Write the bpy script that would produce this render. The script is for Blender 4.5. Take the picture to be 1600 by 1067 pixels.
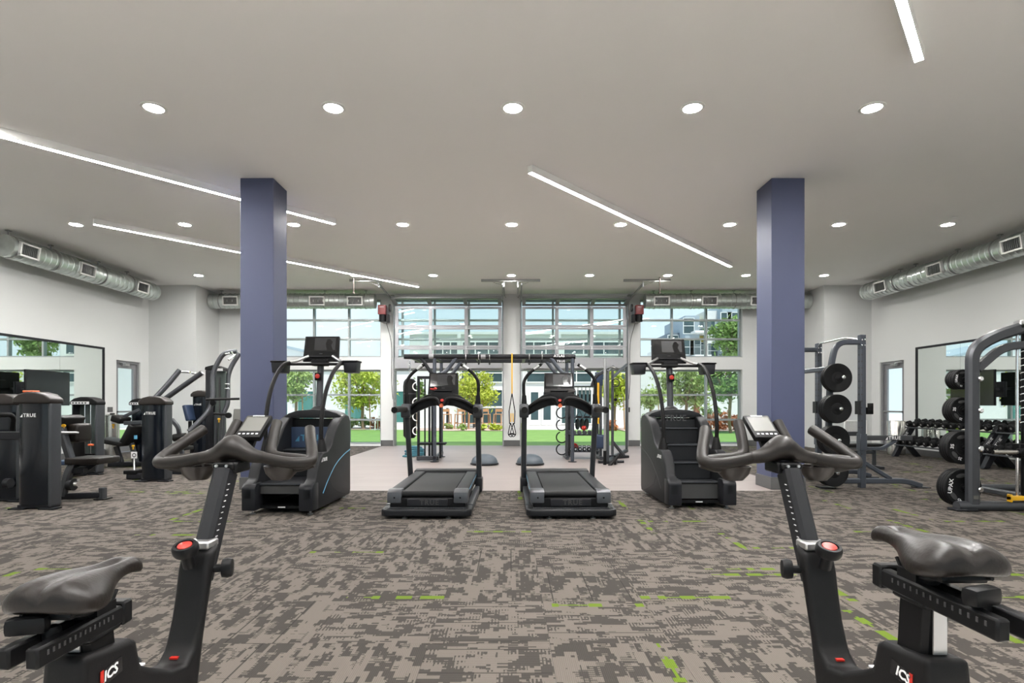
import bpy, bmesh, math, random
from mathutils import Vector, Matrix, Quaternion

for o in list(bpy.data.objects):
    bpy.data.objects.remove(o, do_unlink=True)
scene = bpy.context.scene
COL = scene.collection
R = math.radians
random.seed(7)

# ------------------------------------------------------------------ camera
CX, CY, F, EYE = 797.0, 632.0, 880.0, 1.2      # vanishing point and focal length in photo pixels, eye height in m
cam_data = bpy.data.cameras.new('camera')
cam = bpy.data.objects.new('camera', cam_data)
COL.objects.link(cam)
cam.location = (0, 0, EYE)
cam.rotation_euler = (R(90), 0, 0)
cam_data.sensor_width = 36.0
cam_data.lens = F / 1600.0 * 36.0
cam_data.shift_x = (800.0 - CX) / 1600.0
cam_data.shift_y = (CY - 533.5) / 1600.0
cam_data.clip_start = 0.05
cam_data.clip_end = 400
scene.camera = cam

# ------------------------------------------------------------------ exposure, sky, sun
scene.view_settings.view_transform = 'Standard'
scene.view_settings.look = 'None'
scene.view_settings.gamma = 1.0
scene.view_settings.use_curve_mapping = False
scene.view_settings.exposure = 0.98
scene.cycles.max_bounces = 12
scene.cycles.diffuse_bounces = 10
scene.cycles.transparent_max_bounces = 16
scene.cycles.sample_clamp_indirect = 25.0
scene.cycles.caustics_reflective = False
scene.cycles.caustics_refractive = False

world = bpy.data.worlds.new('sky')
scene.world = world
world.use_nodes = True
wn = world.node_tree.nodes; wl = world.node_tree.links
wn.clear()
w_out = wn.new('ShaderNodeOutputWorld'); w_bg = wn.new('ShaderNodeBackground')
w_tc = wn.new('ShaderNodeTexCoord'); w_sep = wn.new('ShaderNodeSeparateXYZ')
w_ramp = wn.new('ShaderNodeValToRGB')
w_ramp.color_ramp.elements[0].position = 0.0
w_ramp.color_ramp.elements[0].color = (0.80, 0.89, 0.95, 1)
w_ramp.color_ramp.elements[1].position = 0.9
w_ramp.color_ramp.elements[1].color = (0.30, 0.52, 0.85, 1)
e = w_ramp.color_ramp.elements.new(0.3); e.color = (0.60, 0.79, 0.95, 1)
w_noise = wn.new('ShaderNodeTexNoise'); w_noise.inputs['Scale'].default_value = 3.0
w_noise.inputs['Detail'].default_value = 6.0
w_nr = wn.new('ShaderNodeValToRGB')
w_nr.color_ramp.elements[0].position = 0.52; w_nr.color_ramp.elements[0].color = (0, 0, 0, 1)
w_nr.color_ramp.elements[1].position = 0.75; w_nr.color_ramp.elements[1].color = (0.7, 0.7, 0.7, 1)
w_mix = wn.new('ShaderNodeMixRGB'); w_mix.inputs['Color2'].default_value = (0.92, 0.95, 0.98, 1)
wl.new(w_tc.outputs['Generated'], w_sep.inputs[0]); wl.new(w_sep.outputs['Z'], w_ramp.inputs['Fac'])
wl.new(w_tc.outputs['Generated'], w_noise.inputs['Vector']); wl.new(w_noise.outputs['Fac'], w_nr.inputs['Fac'])
wl.new(w_nr.outputs['Color'], w_mix.inputs['Fac']); wl.new(w_ramp.outputs['Color'], w_mix.inputs['Color1'])
wl.new(w_mix.outputs['Color'], w_bg.inputs['Color']); wl.new(w_bg.outputs[0], w_out.inputs[0])
w_bg.inputs['Strength'].default_value = 0.66

sun_data = bpy.data.lights.new('sun', 'SUN')
sun_data.energy = 2.7
sun_data.angle = R(0.6)
sun_data.color = (1.0, 0.95, 0.86)
sun = bpy.data.objects.new('sun', sun_data)
COL.objects.link(sun)
sun.rotation_euler = Vector((-0.12, 0.36, -0.93)).to_track_quat('-Z', 'Y').to_euler()

LAMP_STRIP = 125.0       # radiance of the linear lamps' diffusers
LAMP_DISC = 190.0        # radiance of the recessed downlights

# ------------------------------------------------------------------ helpers
def at(x, y, d):
    """world point seen at photo pixel (x, y) at depth d"""
    return Vector(((x - CX) * d / F, d, EYE - (y - CY) * d / F))

def tag(o, label=None, cat=None, group=None, kind=None):
    if label: o['label'] = label
    if cat: o['category'] = cat
    if group: o['group'] = group
    if kind: o['kind'] = kind
    return o

def thing(name, label, cat, loc=(0, 0, 0), rz=0.0, group=None, kind=None):
    o = bpy.data.objects.new(name, None)
    COL.objects.link(o)
    o.empty_display_size = 0.1
    o.location = loc
    o.rotation_euler = (0, 0, rz)
    return tag(o, label, cat, group, kind)

def fillet(pts, r, seg=5):
    pts = [Vector(p) for p in pts]
    out = [pts[0]]
    for i in range(1, len(pts) - 1):
        a, b, c = pts[i - 1], pts[i], pts[i + 1]
        l1, l2 = (a - b).length, (c - b).length
        k = min(r, l1 * 0.48, l2 * 0.48)
        p, q = b + (a - b).normalized() * k, b + (c - b).normalized() * k
        for s in range(seg + 1):
            t = s / seg
            out.append(p * (1 - t) ** 2 + b * 2 * t * (1 - t) + q * t * t)
    out.append(pts[-1])
    return out

def smooth_path(pts, seg=6):
    pts = [Vector(p) for p in pts]
    P = [pts[0] * 2 - pts[1]] + pts + [pts[-1] * 2 - pts[-2]]
    out = []
    for i in range(1, len(P) - 2):
        p0, p1, p2, p3 = P[i - 1], P[i], P[i + 1], P[i + 2]
        for s in range(seg):
            t = s / seg
            out.append(0.5 * ((2 * p1) + (p2 - p0) * t + (2 * p0 - 5 * p1 + 4 * p2 - p3) * t * t + (3 * p1 - p0 - 3 * p2 + p3) * t ** 3))
    out.append(pts[-1])
    return out

class MB:
    """collects simple shapes; build() links them as ONE mesh object"""
    def __init__(s):
        s.v = []; s.f = []
    def add(s, vs, fs):
        k = len(s.v)
        s.v += [Vector(v) for v in vs]
        s.f += [tuple(i + k for i in f) for f in fs]
        return s
    def bx(s, x0, x1, y0, y1, z0, z1):
        return s.add([(x0, y0, z0), (x1, y0, z0), (x1, y1, z0), (x0, y1, z0), (x0, y0, z1), (x1, y0, z1), (x1, y1, z1), (x0, y1, z1)],
                     [(0, 3, 2, 1), (4, 5, 6, 7), (0, 1, 5, 4), (1, 2, 6, 5), (2, 3, 7, 6), (3, 0, 4, 7)])
    def box(s, c, size, rot=None):
        c = Vector(c); hx, hy, hz = [q / 2 for q in size]
        t = MB().bx(-hx, hx, -hy, hy, -hz, hz)
        M3 = rot if rot is not None else Matrix.Identity(3)
        return s.add([c + M3 @ v for v in t.v], t.f)
    def sweep(s, path, prof, up=None, scales=None, caps=True):
        path = [Vector(p) for p in path]
        n, m = len(path), len(prof)
        T = []
        for i in range(n):
            a, b = path[max(i - 1, 0)], path[min(i + 1, n - 1)]
            T.append((b - a).normalized())
        u = Vector(up) if up is not None else (Vector((0, 0, 1)) if abs(T[0].z) < 0.9 else Vector((0, 1, 0)))
        u = (u - T[0] * u.dot(T[0])).normalized()
        vs = []
        for i in range(n):
            if i:
                u = T[i - 1].rotation_difference(T[i]) @ u
                u = (u - T[i] * u.dot(T[i])).normalized()
            w = T[i].cross(u)
            k = scales[i] if scales else 1.0
            for (a, b) in prof:
                vs.append(path[i] + w * (a * k) + u * (b * k))
        fs = []
        for i in range(n - 1):
            for j in range(m):
                j2 = (j + 1) % m
                fs.append((i * m + j, i * m + j2, (i + 1) * m + j2, (i + 1) * m + j))
        if caps:
            fs.append(tuple(range(m - 1, -1, -1)))
            fs.append(tuple((n - 1) * m + j for j in range(m)))
        return s.add(vs, fs)
    def tube(s, path, r, n=10, scales=None, up=None):
        prof = [(r * math.cos(2 * math.pi * k / n), r * math.sin(2 * math.pi * k / n)) for k in range(n)]
        return s.sweep(path, prof, scales=scales, up=up)
    def rtube(s, path, w, h, up=None, c=0.18):
        k = min(w, h) * c
        a, b = w / 2, h / 2
        prof = [(-a + k, -b), (a - k, -b), (a, -b + k), (a, b - k), (a - k, b), (-a + k, b), (-a, b - k), (-a, -b + k)]
        return s.sweep(path, prof, up=up)
    def cyl(s, p0, p1, r, r1=None, n=16):
        r1 = r if r1 is None else r1
        return s.tube([p0, p1], r, n, scales=[1.0, r1 / r])
    def prism(s, outline, axis, a, b):
        def P(p, h):
            if axis == 'X': return (h, p[0], p[1])
            if axis == 'Y': return (p[0], h, p[1])
            return (p[0], p[1], h)
        n = len(outline)
        vs = [P(p, a) for p in outline] + [P(p, b) for p in outline]
        fs = [tuple(range(n)), tuple(range(2 * n - 1, n - 1, -1))]
        for i in range(n):
            j = (i + 1) % n
            fs.append((i, j, n + j, n + i)[::-1])
        return s.add(vs, fs)
    def lathe(s, prof, c=(0, 0, 0), n=20, axis=(0, 0, 1), caps=True):
        q = Vector((0, 0, 1)).rotation_difference(Vector(axis).normalized())
        c = Vector(c)
        vs, fs = [], []
        for (r, z) in prof:
            for k in range(n):
                t = 2 * math.pi * k / n
                vs.append(c + q @ Vector((r * math.cos(t), r * math.sin(t), z)))
        for i in range(len(prof) - 1):
            for k in range(n):
                k2 = (k + 1) % n
                fs.append((i * n + k, i * n + k2, (i + 1) * n + k2, (i + 1) * n + k))
        if caps and prof[0][0] > 1e-6: fs.append(tuple(range(n - 1, -1, -1)))
        if caps and prof[-1][0] > 1e-6: fs.append(tuple((len(prof) - 1) * n + k for k in range(n)))
        return s.add(vs, fs)
    def ball(s, c, r, nu=12, nv=8, z0=-90, z1=90):
        rx, ry, rz = (r, r, r) if not hasattr(r, '__len__') else r
        c = Vector(c)
        vs, fs = [], []
        for i in range(nv + 1):
            ph = R(z0 + (z1 - z0) * i / nv)
            for k in range(nu):
                t = 2 * math.pi * k / nu
                vs.append(c + Vector((rx * math.cos(ph) * math.cos(t), ry * math.cos(ph) * math.sin(t), rz * math.sin(ph))))
        for i in range(nv):
            for k in range(nu):
                k2 = (k + 1) % nu
                fs.append((i * nu + k, i * nu + k2, (i + 1) * nu + k2, (i + 1) * nu + k))
        fs.append(tuple(range(nu - 1, -1, -1)))
        fs.append(tuple(nv * nu + k for k in range(nu)))
        return s.add(vs, fs)
    def torus(s, c, rad, r, axis=(0, 0, 1), n=20, m=8, a0=0, a1=360):
        q = Vector((0, 0, 1)).rotation_difference(Vector(axis).normalized())
        full = abs(a1 - a0) >= 360
        pts = []
        for k in range(n + 1):
            t = R(a0 + (a1 - a0) * k / n)
            pts.append(Vector(c) + q @ Vector((rad * math.cos(t), rad * math.sin(t), 0)))
        return s.tube(pts, r, m, up=q @ Vector((0, 0, 1)))
    def xf(s, mat):
        s.v = [mat @ v for v in s.v]
        return s
    def build(s, name, mat, parent=None, world=False, bevel=0.0, segs=2, smooth=38, loc=None):
        """world=True: the shape is given in world metres and moved into the (unrotated) parent's frame"""
        off = Vector((0, 0, 0))
        if world and parent is not None:
            p = parent
            while p is not None:
                off = off + Vector(p.location); p = p.parent
        elif loc is not None:
            off = Vector(loc)
        me = bpy.data.meshes.new(name)
        me.from_pydata([v - off for v in s.v], [], s.f)
        bm = bmesh.new(); bm.from_mesh(me)
        bmesh.ops.recalc_face_normals(bm, faces=bm.faces)
        if bevel > 0:
            ed = [e for e in bm.edges if len(e.link_faces) == 2 and e.calc_face_angle(0) > R(28)]
            bmesh.ops.bevel(bm, geom=ed, offset=bevel, segments=segs, affect='EDGES', profile=0.6, clamp_overlap=True)
        bm.to_mesh(me); bm.free()
        if smooth:
            me.polygons.foreach_set('use_smooth', [True] * len(me.polygons))
            me.set_sharp_from_angle(angle=R(smooth))
        me.materials.append(mat)
        o = bpy.data.objects.new(name, me)
        COL.objects.link(o)
        if loc is not None: o.location = loc
        o.parent = parent
        return o

def single(name, mb, mat, label, cat, group=None, kind=None, origin=None, **kw):
    """a thing that is one mesh, its origin at its base"""
    if origin is None:
        xs = [v.x for v in mb.v]; ys = [v.y for v in mb.v]; zs = [v.z for v in mb.v]
        origin = ((min(xs) + max(xs)) / 2, (min(ys) + max(ys)) / 2, min(zs))
    o = mb.build(name, mat, loc=origin, **kw)
    return tag(o, label, cat, group, kind)

def copy_tree(o, parent=None):
    c = o.copy(); COL.objects.link(c); c.parent = parent
    for ch in o.children:
        copy_tree(ch, c)
    return c

def text_mb(body, size, depth=0.0015, bold=0.0, space=1.0, shear=0.0):
    cu = bpy.data.curves.new('t', 'FONT')
    cu.body = body; cu.size = size; cu.extrude = depth / 2; cu.align_x = 'CENTER'; cu.align_y = 'CENTER'
    cu.offset = bold; cu.space_character = space; cu.shear = shear; cu.resolution_u = 2
    o = bpy.data.objects.new('t', cu); COL.objects.link(o)
    dg = bpy.context.evaluated_depsgraph_get()
    me = o.evaluated_get(dg).to_mesh()
    mb = MB().add([v.co.copy() for v in me.vertices], [tuple(p.vertices) for p in me.polygons])
    o.evaluated_get(dg).to_mesh_clear()
    bpy.data.objects.remove(o, do_unlink=True); bpy.data.curves.remove(cu)
    return mb

def facing(mb, c, xdir, ydir):
    """put a flat XY shape at c with its x along xdir and its y along ydir"""
    x = Vector(xdir).normalized(); y = Vector(ydir).normalized(); z = x.cross(y).normalized()
    m = Matrix(((x.x, y.x, z.x, c[0]), (x.y, y.y, z.y, c[1]), (x.z, y.z, z.z, c[2]), (0, 0, 0, 1)))
    return mb.xf(m)

_logo = {}
def logo_mb(size):
    """slanted wedge mark followed by the word"""
    k = round(size, 4)
    if k not in _logo:
        t = text_mb('TRUE', size, bold=size * 0.022, space=1.12)
        w = max(v.x for v in t.v)
        h = size * 0.36
        x1 = -w - size * 0.12
        t.prism([(x1 - h * 1.5, -h), (x1 - h * .1, -h), (x1 - h * .1, h * .75)], 'Z', -0.0007, 0.0007)
        _logo[k] = t
    m = MB(); m.v = [v.copy() for v in _logo[k].v]; m.f = list(_logo[k].f)
    return m

# ------------------------------------------------------------------ materials
def new_mat(name):
    m = bpy.data.materials.new(name); m.use_nodes = True
    nt = m.node_tree; nt.nodes.clear()
    out = nt.nodes.new('ShaderNodeOutputMaterial')
    return m, nt, out

def mat(name, col, rough=0.5, metal=0.0, var=0.12, scale=6.0, bump=0.0, bscale=80.0, spec=0.5, coat=0.0, stretch=None):
    m, nt, out = new_mat(name)
    b = nt.nodes.new('ShaderNodeBsdfPrincipled')
    tc = nt.nodes.new('ShaderNodeTexCoord')
    no = nt.nodes.new('ShaderNodeTexNoise'); no.inputs['Scale'].default_value = scale; no.inputs['Detail'].default_value = 3
    if stretch:
        mp = nt.nodes.new('ShaderNodeMapping'); mp.inputs['Scale'].default_value = stretch
        nt.links.new(tc.outputs['Object'], mp.inputs[0]); nt.links.new(mp.outputs[0], no.inputs['Vector'])
    else:
        nt.links.new(tc.outputs['Object'], no.inputs['Vector'])
    mx = nt.nodes.new('ShaderNodeMixRGB')
    mx.inputs['Color1'].default_value = (*[c * (1 - var) for c in col], 1)
    mx.inputs['Color2'].default_value = (*[min(1, c * (1 + var)) for c in col], 1)
    nt.links.new(no.outputs['Fac'], mx.inputs['Fac']); nt.links.new(mx.outputs[0], b.inputs['Base Color'])
    b.inputs['Roughness'].default_value = rough; b.inputs['Metallic'].default_value = metal
    b.inputs['Specular IOR Level'].default_value = spec; b.inputs['Coat Weight'].default_value = coat
    if bump > 0:
        n2 = nt.nodes.new('ShaderNodeTexNoise'); n2.inputs['Scale'].default_value = bscale; n2.inputs['Detail'].default_value = 2
        nt.links.new(tc.outputs['Object'], n2.inputs['Vector'])
        bp = nt.nodes.new('ShaderNodeBump'); bp.inputs['Strength'].default_value = bump; bp.inputs['Distance'].default_value = 0.01
        nt.links.new(n2.outputs['Fac'], bp.inputs['Height']); nt.links.new(bp.outputs[0], b.inputs['Normal'])
    nt.links.new(b.outputs[0], out.inputs[0])
    return m

def emit_mat(name, col, strength):
    m, nt, out = new_mat(name)
    e = nt.nodes.new('ShaderNodeEmission'); e.inputs['Color'].default_value = (*col, 1); e.inputs['Strength'].default_value = strength
    nt.links.new(e.outputs[0], out.inputs[0])
    return m

def glass_mat(name, tint=(0.93, 0.97, 0.96)):
    m, nt, out = new_mat(name)
    tr = nt.nodes.new('ShaderNodeBsdfTransparent'); tr.inputs[0].default_value = (*tint, 1)
    gl = nt.nodes.new('ShaderNodeBsdfGlossy'); gl.inputs['Roughness'].default_value = 0.01
    lw = nt.nodes.new('ShaderNodeLayerWeight'); lw.inputs['Blend'].default_value = 0.5
    pw = nt.nodes.new('ShaderNodeMath'); pw.operation = 'POWER'; pw.inputs[1].default_value = 5.0
    fr = nt.nodes.new('ShaderNodeMath'); fr.operation = 'MULTIPLY_ADD'; fr.inputs[1].default_value = 0.9; fr.inputs[2].default_value = 0.035
    nt.links.new(lw.outputs['Facing'], pw.inputs[0]); nt.links.new(pw.outputs[0], fr.inputs[0])
    mx = nt.nodes.new('ShaderNodeMixShader')
    nt.links.new(fr.outputs[0], mx.inputs[0]); nt.links.new(tr.outputs[0], mx.inputs[1]); nt.links.new(gl.outputs[0], mx.inputs[2])
    nt.links.new(mx.outputs[0], out.inputs[0])
    return m

MT = {}
MT['wall'] = mat('white_wall_paint', (0.60, 0.61, 0.60), 0.75, var=0.02, scale=1.5, bump=0.02, bscale=120)
MT['ceiling'] = mat('white_ceiling_paint', (0.94, 0.93, 0.915), 0.85, var=0.015, scale=1.0)
MT['navy'] = mat('navy_column_paint', (0.058, 0.068, 0.130), 0.55, var=0.03, scale=2)
MT['base_grey'] = mat('grey_rubber_baseboard', (0.085, 0.085, 0.085), 0.5, var=0.05)
MT['alu'] = mat('window_aluminium', (0.30, 0.33, 0.33), 0.4, 0.5, var=0.05)
MT['door_alu'] = mat('brushed_door_aluminium', (0.27, 0.27, 0.28), 0.42, 0.5, var=0.06, stretch=(1, 1, 20))
MT['glass'] = glass_mat('clear_glass')
MT['galv'] = mat('galvanised_duct_steel', (0.60, 0.64, 0.62), 0.30, 0.85, var=0.18, scale=9)
MT['white_metal'] = mat('white_enamel', (0.82, 0.82, 0.80), 0.45, var=0.03)
MT['slot_dark'] = mat('dark_slot', (0.03, 0.03, 0.03), 0.7, var=0.2)
MT['strip'] = emit_mat('lamp_diffuser', (1.0, 0.985, 0.965), LAMP_STRIP)
MT['disc'] = emit_mat('downlight_lens', (1.0, 0.97, 0.935), LAMP_DISC)
MT['steel'] = mat('plain_steel', (0.42, 0.42, 0.42), 0.35, 0.9, var=0.1)
MT['chrome'] = mat('chrome', (0.78, 0.78, 0.80), 0.12, 1.0, var=0.03)
MT['stainless'] = mat('stainless_steel', (0.55, 0.53, 0.50), 0.22, 1.0, var=0.08, stretch=(1, 1, 30))
MT['dark_rod'] = mat('dark_oiled_steel', (0.05, 0.04, 0.035), 0.4, 0.6, var=0.2)
MT['black'] = mat('black_plastic', (0.0045, 0.0045, 0.005), 0.45, spec=.14, var=0.15, scale=12)
MT['black_soft'] = mat('black_soft_touch_plastic', (0.0060, 0.0057, 0.006), 0.52, spec=.16, var=0.12, scale=20, bump=0.03, bscale=300)
MT['char'] = mat('charcoal_moulded_plastic', (0.0105, 0.011, 0.0125), 0.45, spec=.2, var=0.10, scale=10, bump=0.02, bscale=400)
MT['grip'] = mat('brown_black_rubber_grip', (0.0100, 0.0078, 0.0066), 0.44, spec=.24, var=0.15, scale=20, bump=0.04, bscale=250)
MT['gun'] = mat('gunmetal_powder_coat', (0.050, 0.053, 0.059), 0.36, 0.4, var=0.07, scale=15)
MT['gun_dark'] = mat('dark_gunmetal_powder_coat', (0.013, 0.0135, 0.016), 0.40, 0.15, spec=.25, var=0.08, scale=15)
MT['rack'] = mat('blue_grey_rack_powder_coat', (0.048, 0.056, 0.071), 0.42, 0.2, var=0.06, scale=15)
MT['vinyl'] = mat('black_vinyl_upholstery', (0.0065, 0.006, 0.006), 0.42, spec=.22, var=0.15, scale=25, bump=0.08, bscale=160)
MT['vinyl_brown'] = mat('dark_brown_vinyl_upholstery', (0.0105, 0.0080, 0.0068), 0.38, spec=.26, var=0.15, scale=25, bump=0.06, bscale=160)
MT['cap_brown'] = mat('bronze_brown_cap_plastic', (0.016, 0.0122, 0.0105), 0.35, spec=.35, var=0.15, scale=8)
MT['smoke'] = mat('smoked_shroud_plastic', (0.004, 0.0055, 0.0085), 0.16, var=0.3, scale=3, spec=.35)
MT['smoke_clear'] = mat('greenish_smoked_shroud_plastic', (0.06, 0.075, 0.07), 0.22, var=0.3, scale=3)  # opaque greenish plastic standing in for see-through smoked panels
MT['rubber'] = mat('black_rubber', (0.0055, 0.0055, 0.006), 0.55, spec=.18, var=0.2, scale=30, bump=0.05, bscale=200)
MT['belt'] = mat('running_belt_rubber', (0.0055, 0.0055, 0.006), 0.55, spec=.2, var=0.2, scale=60, bump=0.08, bscale=350)
MT['screen'] = mat('black_screen_glass', (0.008, 0.008, 0.009), 0.08, var=0.1)
MT['screen_grey'] = mat('dim_screen_picture', (0.022, 0.022, 0.024), 0.3, spec=.3, var=0.25, scale=5)
MT['lcd'] = mat('grey_lcd', (0.10, 0.10, 0.09), 0.25, var=0.08, scale=4)
MT['white_print'] = mat('white_print', (0.62, 0.62, 0.62), 0.5, var=0.03)
MT['grey_print'] = mat('grey_print', (0.035, 0.035, 0.037), 0.5, var=0.03)
MT['blue_print'] = mat('blue_print', (0.04, 0.16, 0.25), 0.4, var=0.05)
MT['cyan_line'] = mat('blue_trim_line', (0.10, 0.32, 0.48), 0.3, var=0.05)
MT['red'] = mat('red_plastic', (0.40, 0.02, 0.012), 0.35, var=0.1)
MT['orange'] = mat('orange_plastic', (0.50, 0.09, 0.025), 0.4, var=0.08)
MT['yellow'] = mat('yellow_plastic', (0.60, 0.33, 0.01), 0.4, var=0.08)
MT['opener_red'] = mat('red_motor_housing', (0.16, 0.010, 0.010), 0.4, var=0.08)
MT['blue'] = mat('blue_vinyl', (0.016, 0.03, 0.065), 0.45, var=0.1)
MT['teal_rope'] = mat('teal_rope', (0.03, 0.13, 0.17), 0.8, var=0.3, scale=40)
MT['bosu'] = mat('grey_blue_dome_rubber', (0.055, 0.07, 0.085), 0.45, var=0.06)
MT['tv'] = mat('tv_black_screen', (0.006, 0.006, 0.006), 0.12, var=0.1)
MT['mirror'] = mat('silvered_mirror', (0.80, 0.86, 0.83), 0.0, 1.0, var=0.0)
MT['stucco'] = mat('white_stucco', (0.74, 0.74, 0.73), 0.85, var=0.03, scale=4, bump=0.03)
MT['teal_glass'] = mat('teal_facade_glass', (0.06, 0.20, 0.18), 0.08, var=0.2, scale=0.8)
MT['dark_glass'] = mat('dark_facade_glass', (0.05, 0.085, 0.095), 0.06, var=0.5, scale=0.7)
MT['facade_grey'] = mat('blue_grey_render', (0.34, 0.40, 0.45), 0.8, var=0.05, scale=1)
MT['facade_dark'] = mat('slate_grey_render', (0.16, 0.20, 0.24), 0.8, var=0.05, scale=1)
MT['facade_yellow'] = mat('mustard_render', (0.55, 0.45, 0.10), 0.8, var=0.06, scale=1)
MT['brick_red'] = mat('red_brown_post', (0.33, 0.11, 0.07), 0.8, var=0.2)
MT['lawn'] = mat('lawn_grass', (0.17, 0.30, 0.065), 0.9, var=0.25, scale=2.2, bump=0.5, bscale=60)
MT['conc'] = mat('pale_concrete', (0.64, 0.61, 0.58), 0.85, var=0.06, scale=1.5)
MT['gravel'] = mat('pinkish_gravel', (0.50, 0.38, 0.31), 0.9, var=0.3, scale=14)
MT['bark'] = mat('tree_bark', (0.30, 0.20, 0.13), 0.85, var=0.3, scale=12)
MT['leaf_lime'] = mat('lime_green_leaves', (0.47, 0.52, 0.06), 0.6, var=0.45, scale=2.5)
MT['leaf_green'] = mat('mid_green_leaves', (0.17, 0.28, 0.06), 0.6, var=0.45, scale=2.5)
MT['leaf_pale'] = mat('pale_green_leaves', (0.33, 0.42, 0.13), 0.6, var=0.45, scale=2.5)
MT['leaf_red'] = mat('orange_red_leaves', (0.42, 0.15, 0.06), 0.6, var=0.5, scale=2.5)
MT['maple'] = mat('added_bounce_floor', (0.68, 0.64, 0.60), 0.5, var=0.06, scale=3, stretch=(1, 14, 1))  # for the added unseen floor, pale so that it bounces light upward
MT['teak'] = mat('oiled_teak', (0.50, 0.27, 0.14), 0.6, var=0.15, scale=8, stretch=(1, 1, 12))

def node_math(nt, op, a, b=None, c=None):
    n = nt.nodes.new('ShaderNodeMath'); n.operation = op
    for i, q in enumerate((a, b, c)):
        if q is None: continue
        if isinstance(q, (int, float)): n.inputs[i].default_value = q
        else: nt.links.new(q, n.inputs[i])
    return n.outputs[0]

def carpet_mat(name, attr_type):
    m, nt, out = new_mat(name)
    L = nt.links
    b = nt.nodes.new('ShaderNodeBsdfPrincipled'); b.inputs['Roughness'].default_value = 0.95; b.inputs['Specular IOR Level'].default_value = 0.15
    uv = nt.nodes.new('ShaderNodeUVMap'); uv.uv_map = 'UVMap'
    sp = nt.nodes.new('ShaderNodeSeparateXYZ'); L.new(uv.outputs[0], sp.inputs[0])
    at_ = nt.nodes.new('ShaderNodeAttribute'); at_.attribute_type = attr_type; at_.attribute_name = 'seed'
    seed = at_.outputs['Fac']
    u = node_math(nt, 'MULTIPLY', sp.outputs[0], 0.61); v = node_math(nt, 'MULTIPLY', sp.outputs[1], 0.61)
    off = node_math(nt, 'MULTIPLY', seed, 37.0)
    def snapped(su, sv, ku, kv, zoff, detail=1.0, scale=1.0):
        a = node_math(nt, 'MULTIPLY', node_math(nt, 'SNAP', u, su), ku)
        c = node_math(nt, 'MULTIPLY', node_math(nt, 'SNAP', v, sv), kv)
        cm = nt.nodes.new('ShaderNodeCombineXYZ')
        L.new(a, cm.inputs[0]); L.new(c, cm.inputs[1]); L.new(node_math(nt, 'ADD', off, zoff), cm.inputs[2])
        n = nt.nodes.new('ShaderNodeTexNoise'); n.inputs['Scale'].default_value = scale; n.inputs['Detail'].default_value = detail
        L.new(cm.outputs[0], n.inputs['Vector'])
        return n.outputs['Fac']
    big = snapped(0.050, 0.030, 6.0, 13.0, 0.0, 1.5)
    mid = snapped(0.020, 0.018, 14.0, 30.0, 5.0, 1.0)
    shape = node_math(nt, 'ADD', node_math(nt, 'MULTIPLY', big, 0.68), node_math(nt, 'MULTIPLY', mid, 0.32))
    mask = node_math(nt, 'GREATER_THAN', shape, 0.505)
    # comb of short stripes on the borders of the patches
    comb_zone = node_math(nt, 'LESS_THAN', node_math(nt, 'ABSOLUTE', node_math(nt, 'SUBTRACT', shape, 0.50)), 0.028)
    comb = node_math(nt, 'GREATER_THAN', node_math(nt, 'SINE', node_math(nt, 'MULTIPLY', u, 2 * math.pi / 0.018)), 0.1)
    cz = node_math(nt, 'MULTIPLY', comb_zone, node_math(nt, 'GREATER_THAN', snapped(0.07, 0.04, 9, 15, 9.0), 0.52))
    mask2 = node_math(nt, 'ADD', node_math(nt, 'MULTIPLY', mask, node_math(nt, 'SUBTRACT', 1.0, cz)), node_math(nt, 'MULTIPLY', comb, cz))
    # fine ribs of the loop pile and long thin lines in some tiles
    rib = node_math(nt, 'MULTIPLY', node_math(nt, 'SINE', node_math(nt, 'MULTIPLY', v, 2 * math.pi / 0.009)), 0.5)
    ln = node_math(nt, 'LESS_THAN', node_math(nt, 'FRACT', node_math(nt, 'ADD', node_math(nt, 'MULTIPLY', v, 4.1), node_math(nt, 'MULTIPLY', seed, 3.0))), 0.035)
    ln = node_math(nt, 'MULTIPLY', ln, node_math(nt, 'GREATER_THAN', node_math(nt, 'FRACT', node_math(nt, 'MULTIPLY', seed, 13.0)), 0.55))
    mx = nt.nodes.new('ShaderNodeMixRGB'); L.new(mask2, mx.inputs[0])
    mx.inputs[1].default_value = (0.108, 0.094, 0.082, 1); mx.inputs[2].default_value = (0.038, 0.0335, 0.030, 1)
    m2 = nt.nodes.new('ShaderNodeMixRGB'); L.new(node_math(nt, 'MULTIPLY', ln, 0.85), m2.inputs[0])
    L.new(mx.outputs[0], m2.inputs[1]); m2.inputs[2].default_value = (0.022, 0.020, 0.018, 1)
    # green accent band along one edge of some tiles
    has = node_math(nt, 'GREATER_THAN', node_math(nt, 'FRACT', node_math(nt, 'MULTIPLY', seed, 7.0)), 0.66)
    cen = 0.54
    wid = node_math(nt, 'ADD', 0.008, node_math(nt, 'MULTIPLY', node_math(nt, 'GREATER_THAN', snapped(0.09, 0.3, 14, 3, 21.0), 0.48), 0.020))
    band = node_math(nt, 'LESS_THAN', node_math(nt, 'ABSOLUTE', node_math(nt, 'SUBTRACT', v, cen)), wid)
    gate = node_math(nt, 'GREATER_THAN', snapped(0.05, 0.4, 11, 3, 27.0), 0.42)
    g = node_math(nt, 'MULTIPLY', node_math(nt, 'MULTIPLY', has, band), gate)
    m3 = nt.nodes.new('ShaderNodeMixRGB'); L.new(g, m3.inputs[0]); L.new(m2.outputs[0], m3.inputs[1]); m3.inputs[2].default_value = (0.085, 0.130, 0.011, 1)
    hs = nt.nodes.new('ShaderNodeHueSaturation'); L.new(m3.outputs[0], hs.inputs['Color'])
    nz = nt.nodes.new('ShaderNodeTexNoise'); nz.inputs['Scale'].default_value = 180; L.new(uv.outputs[0], nz.inputs['Vector'])
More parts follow.
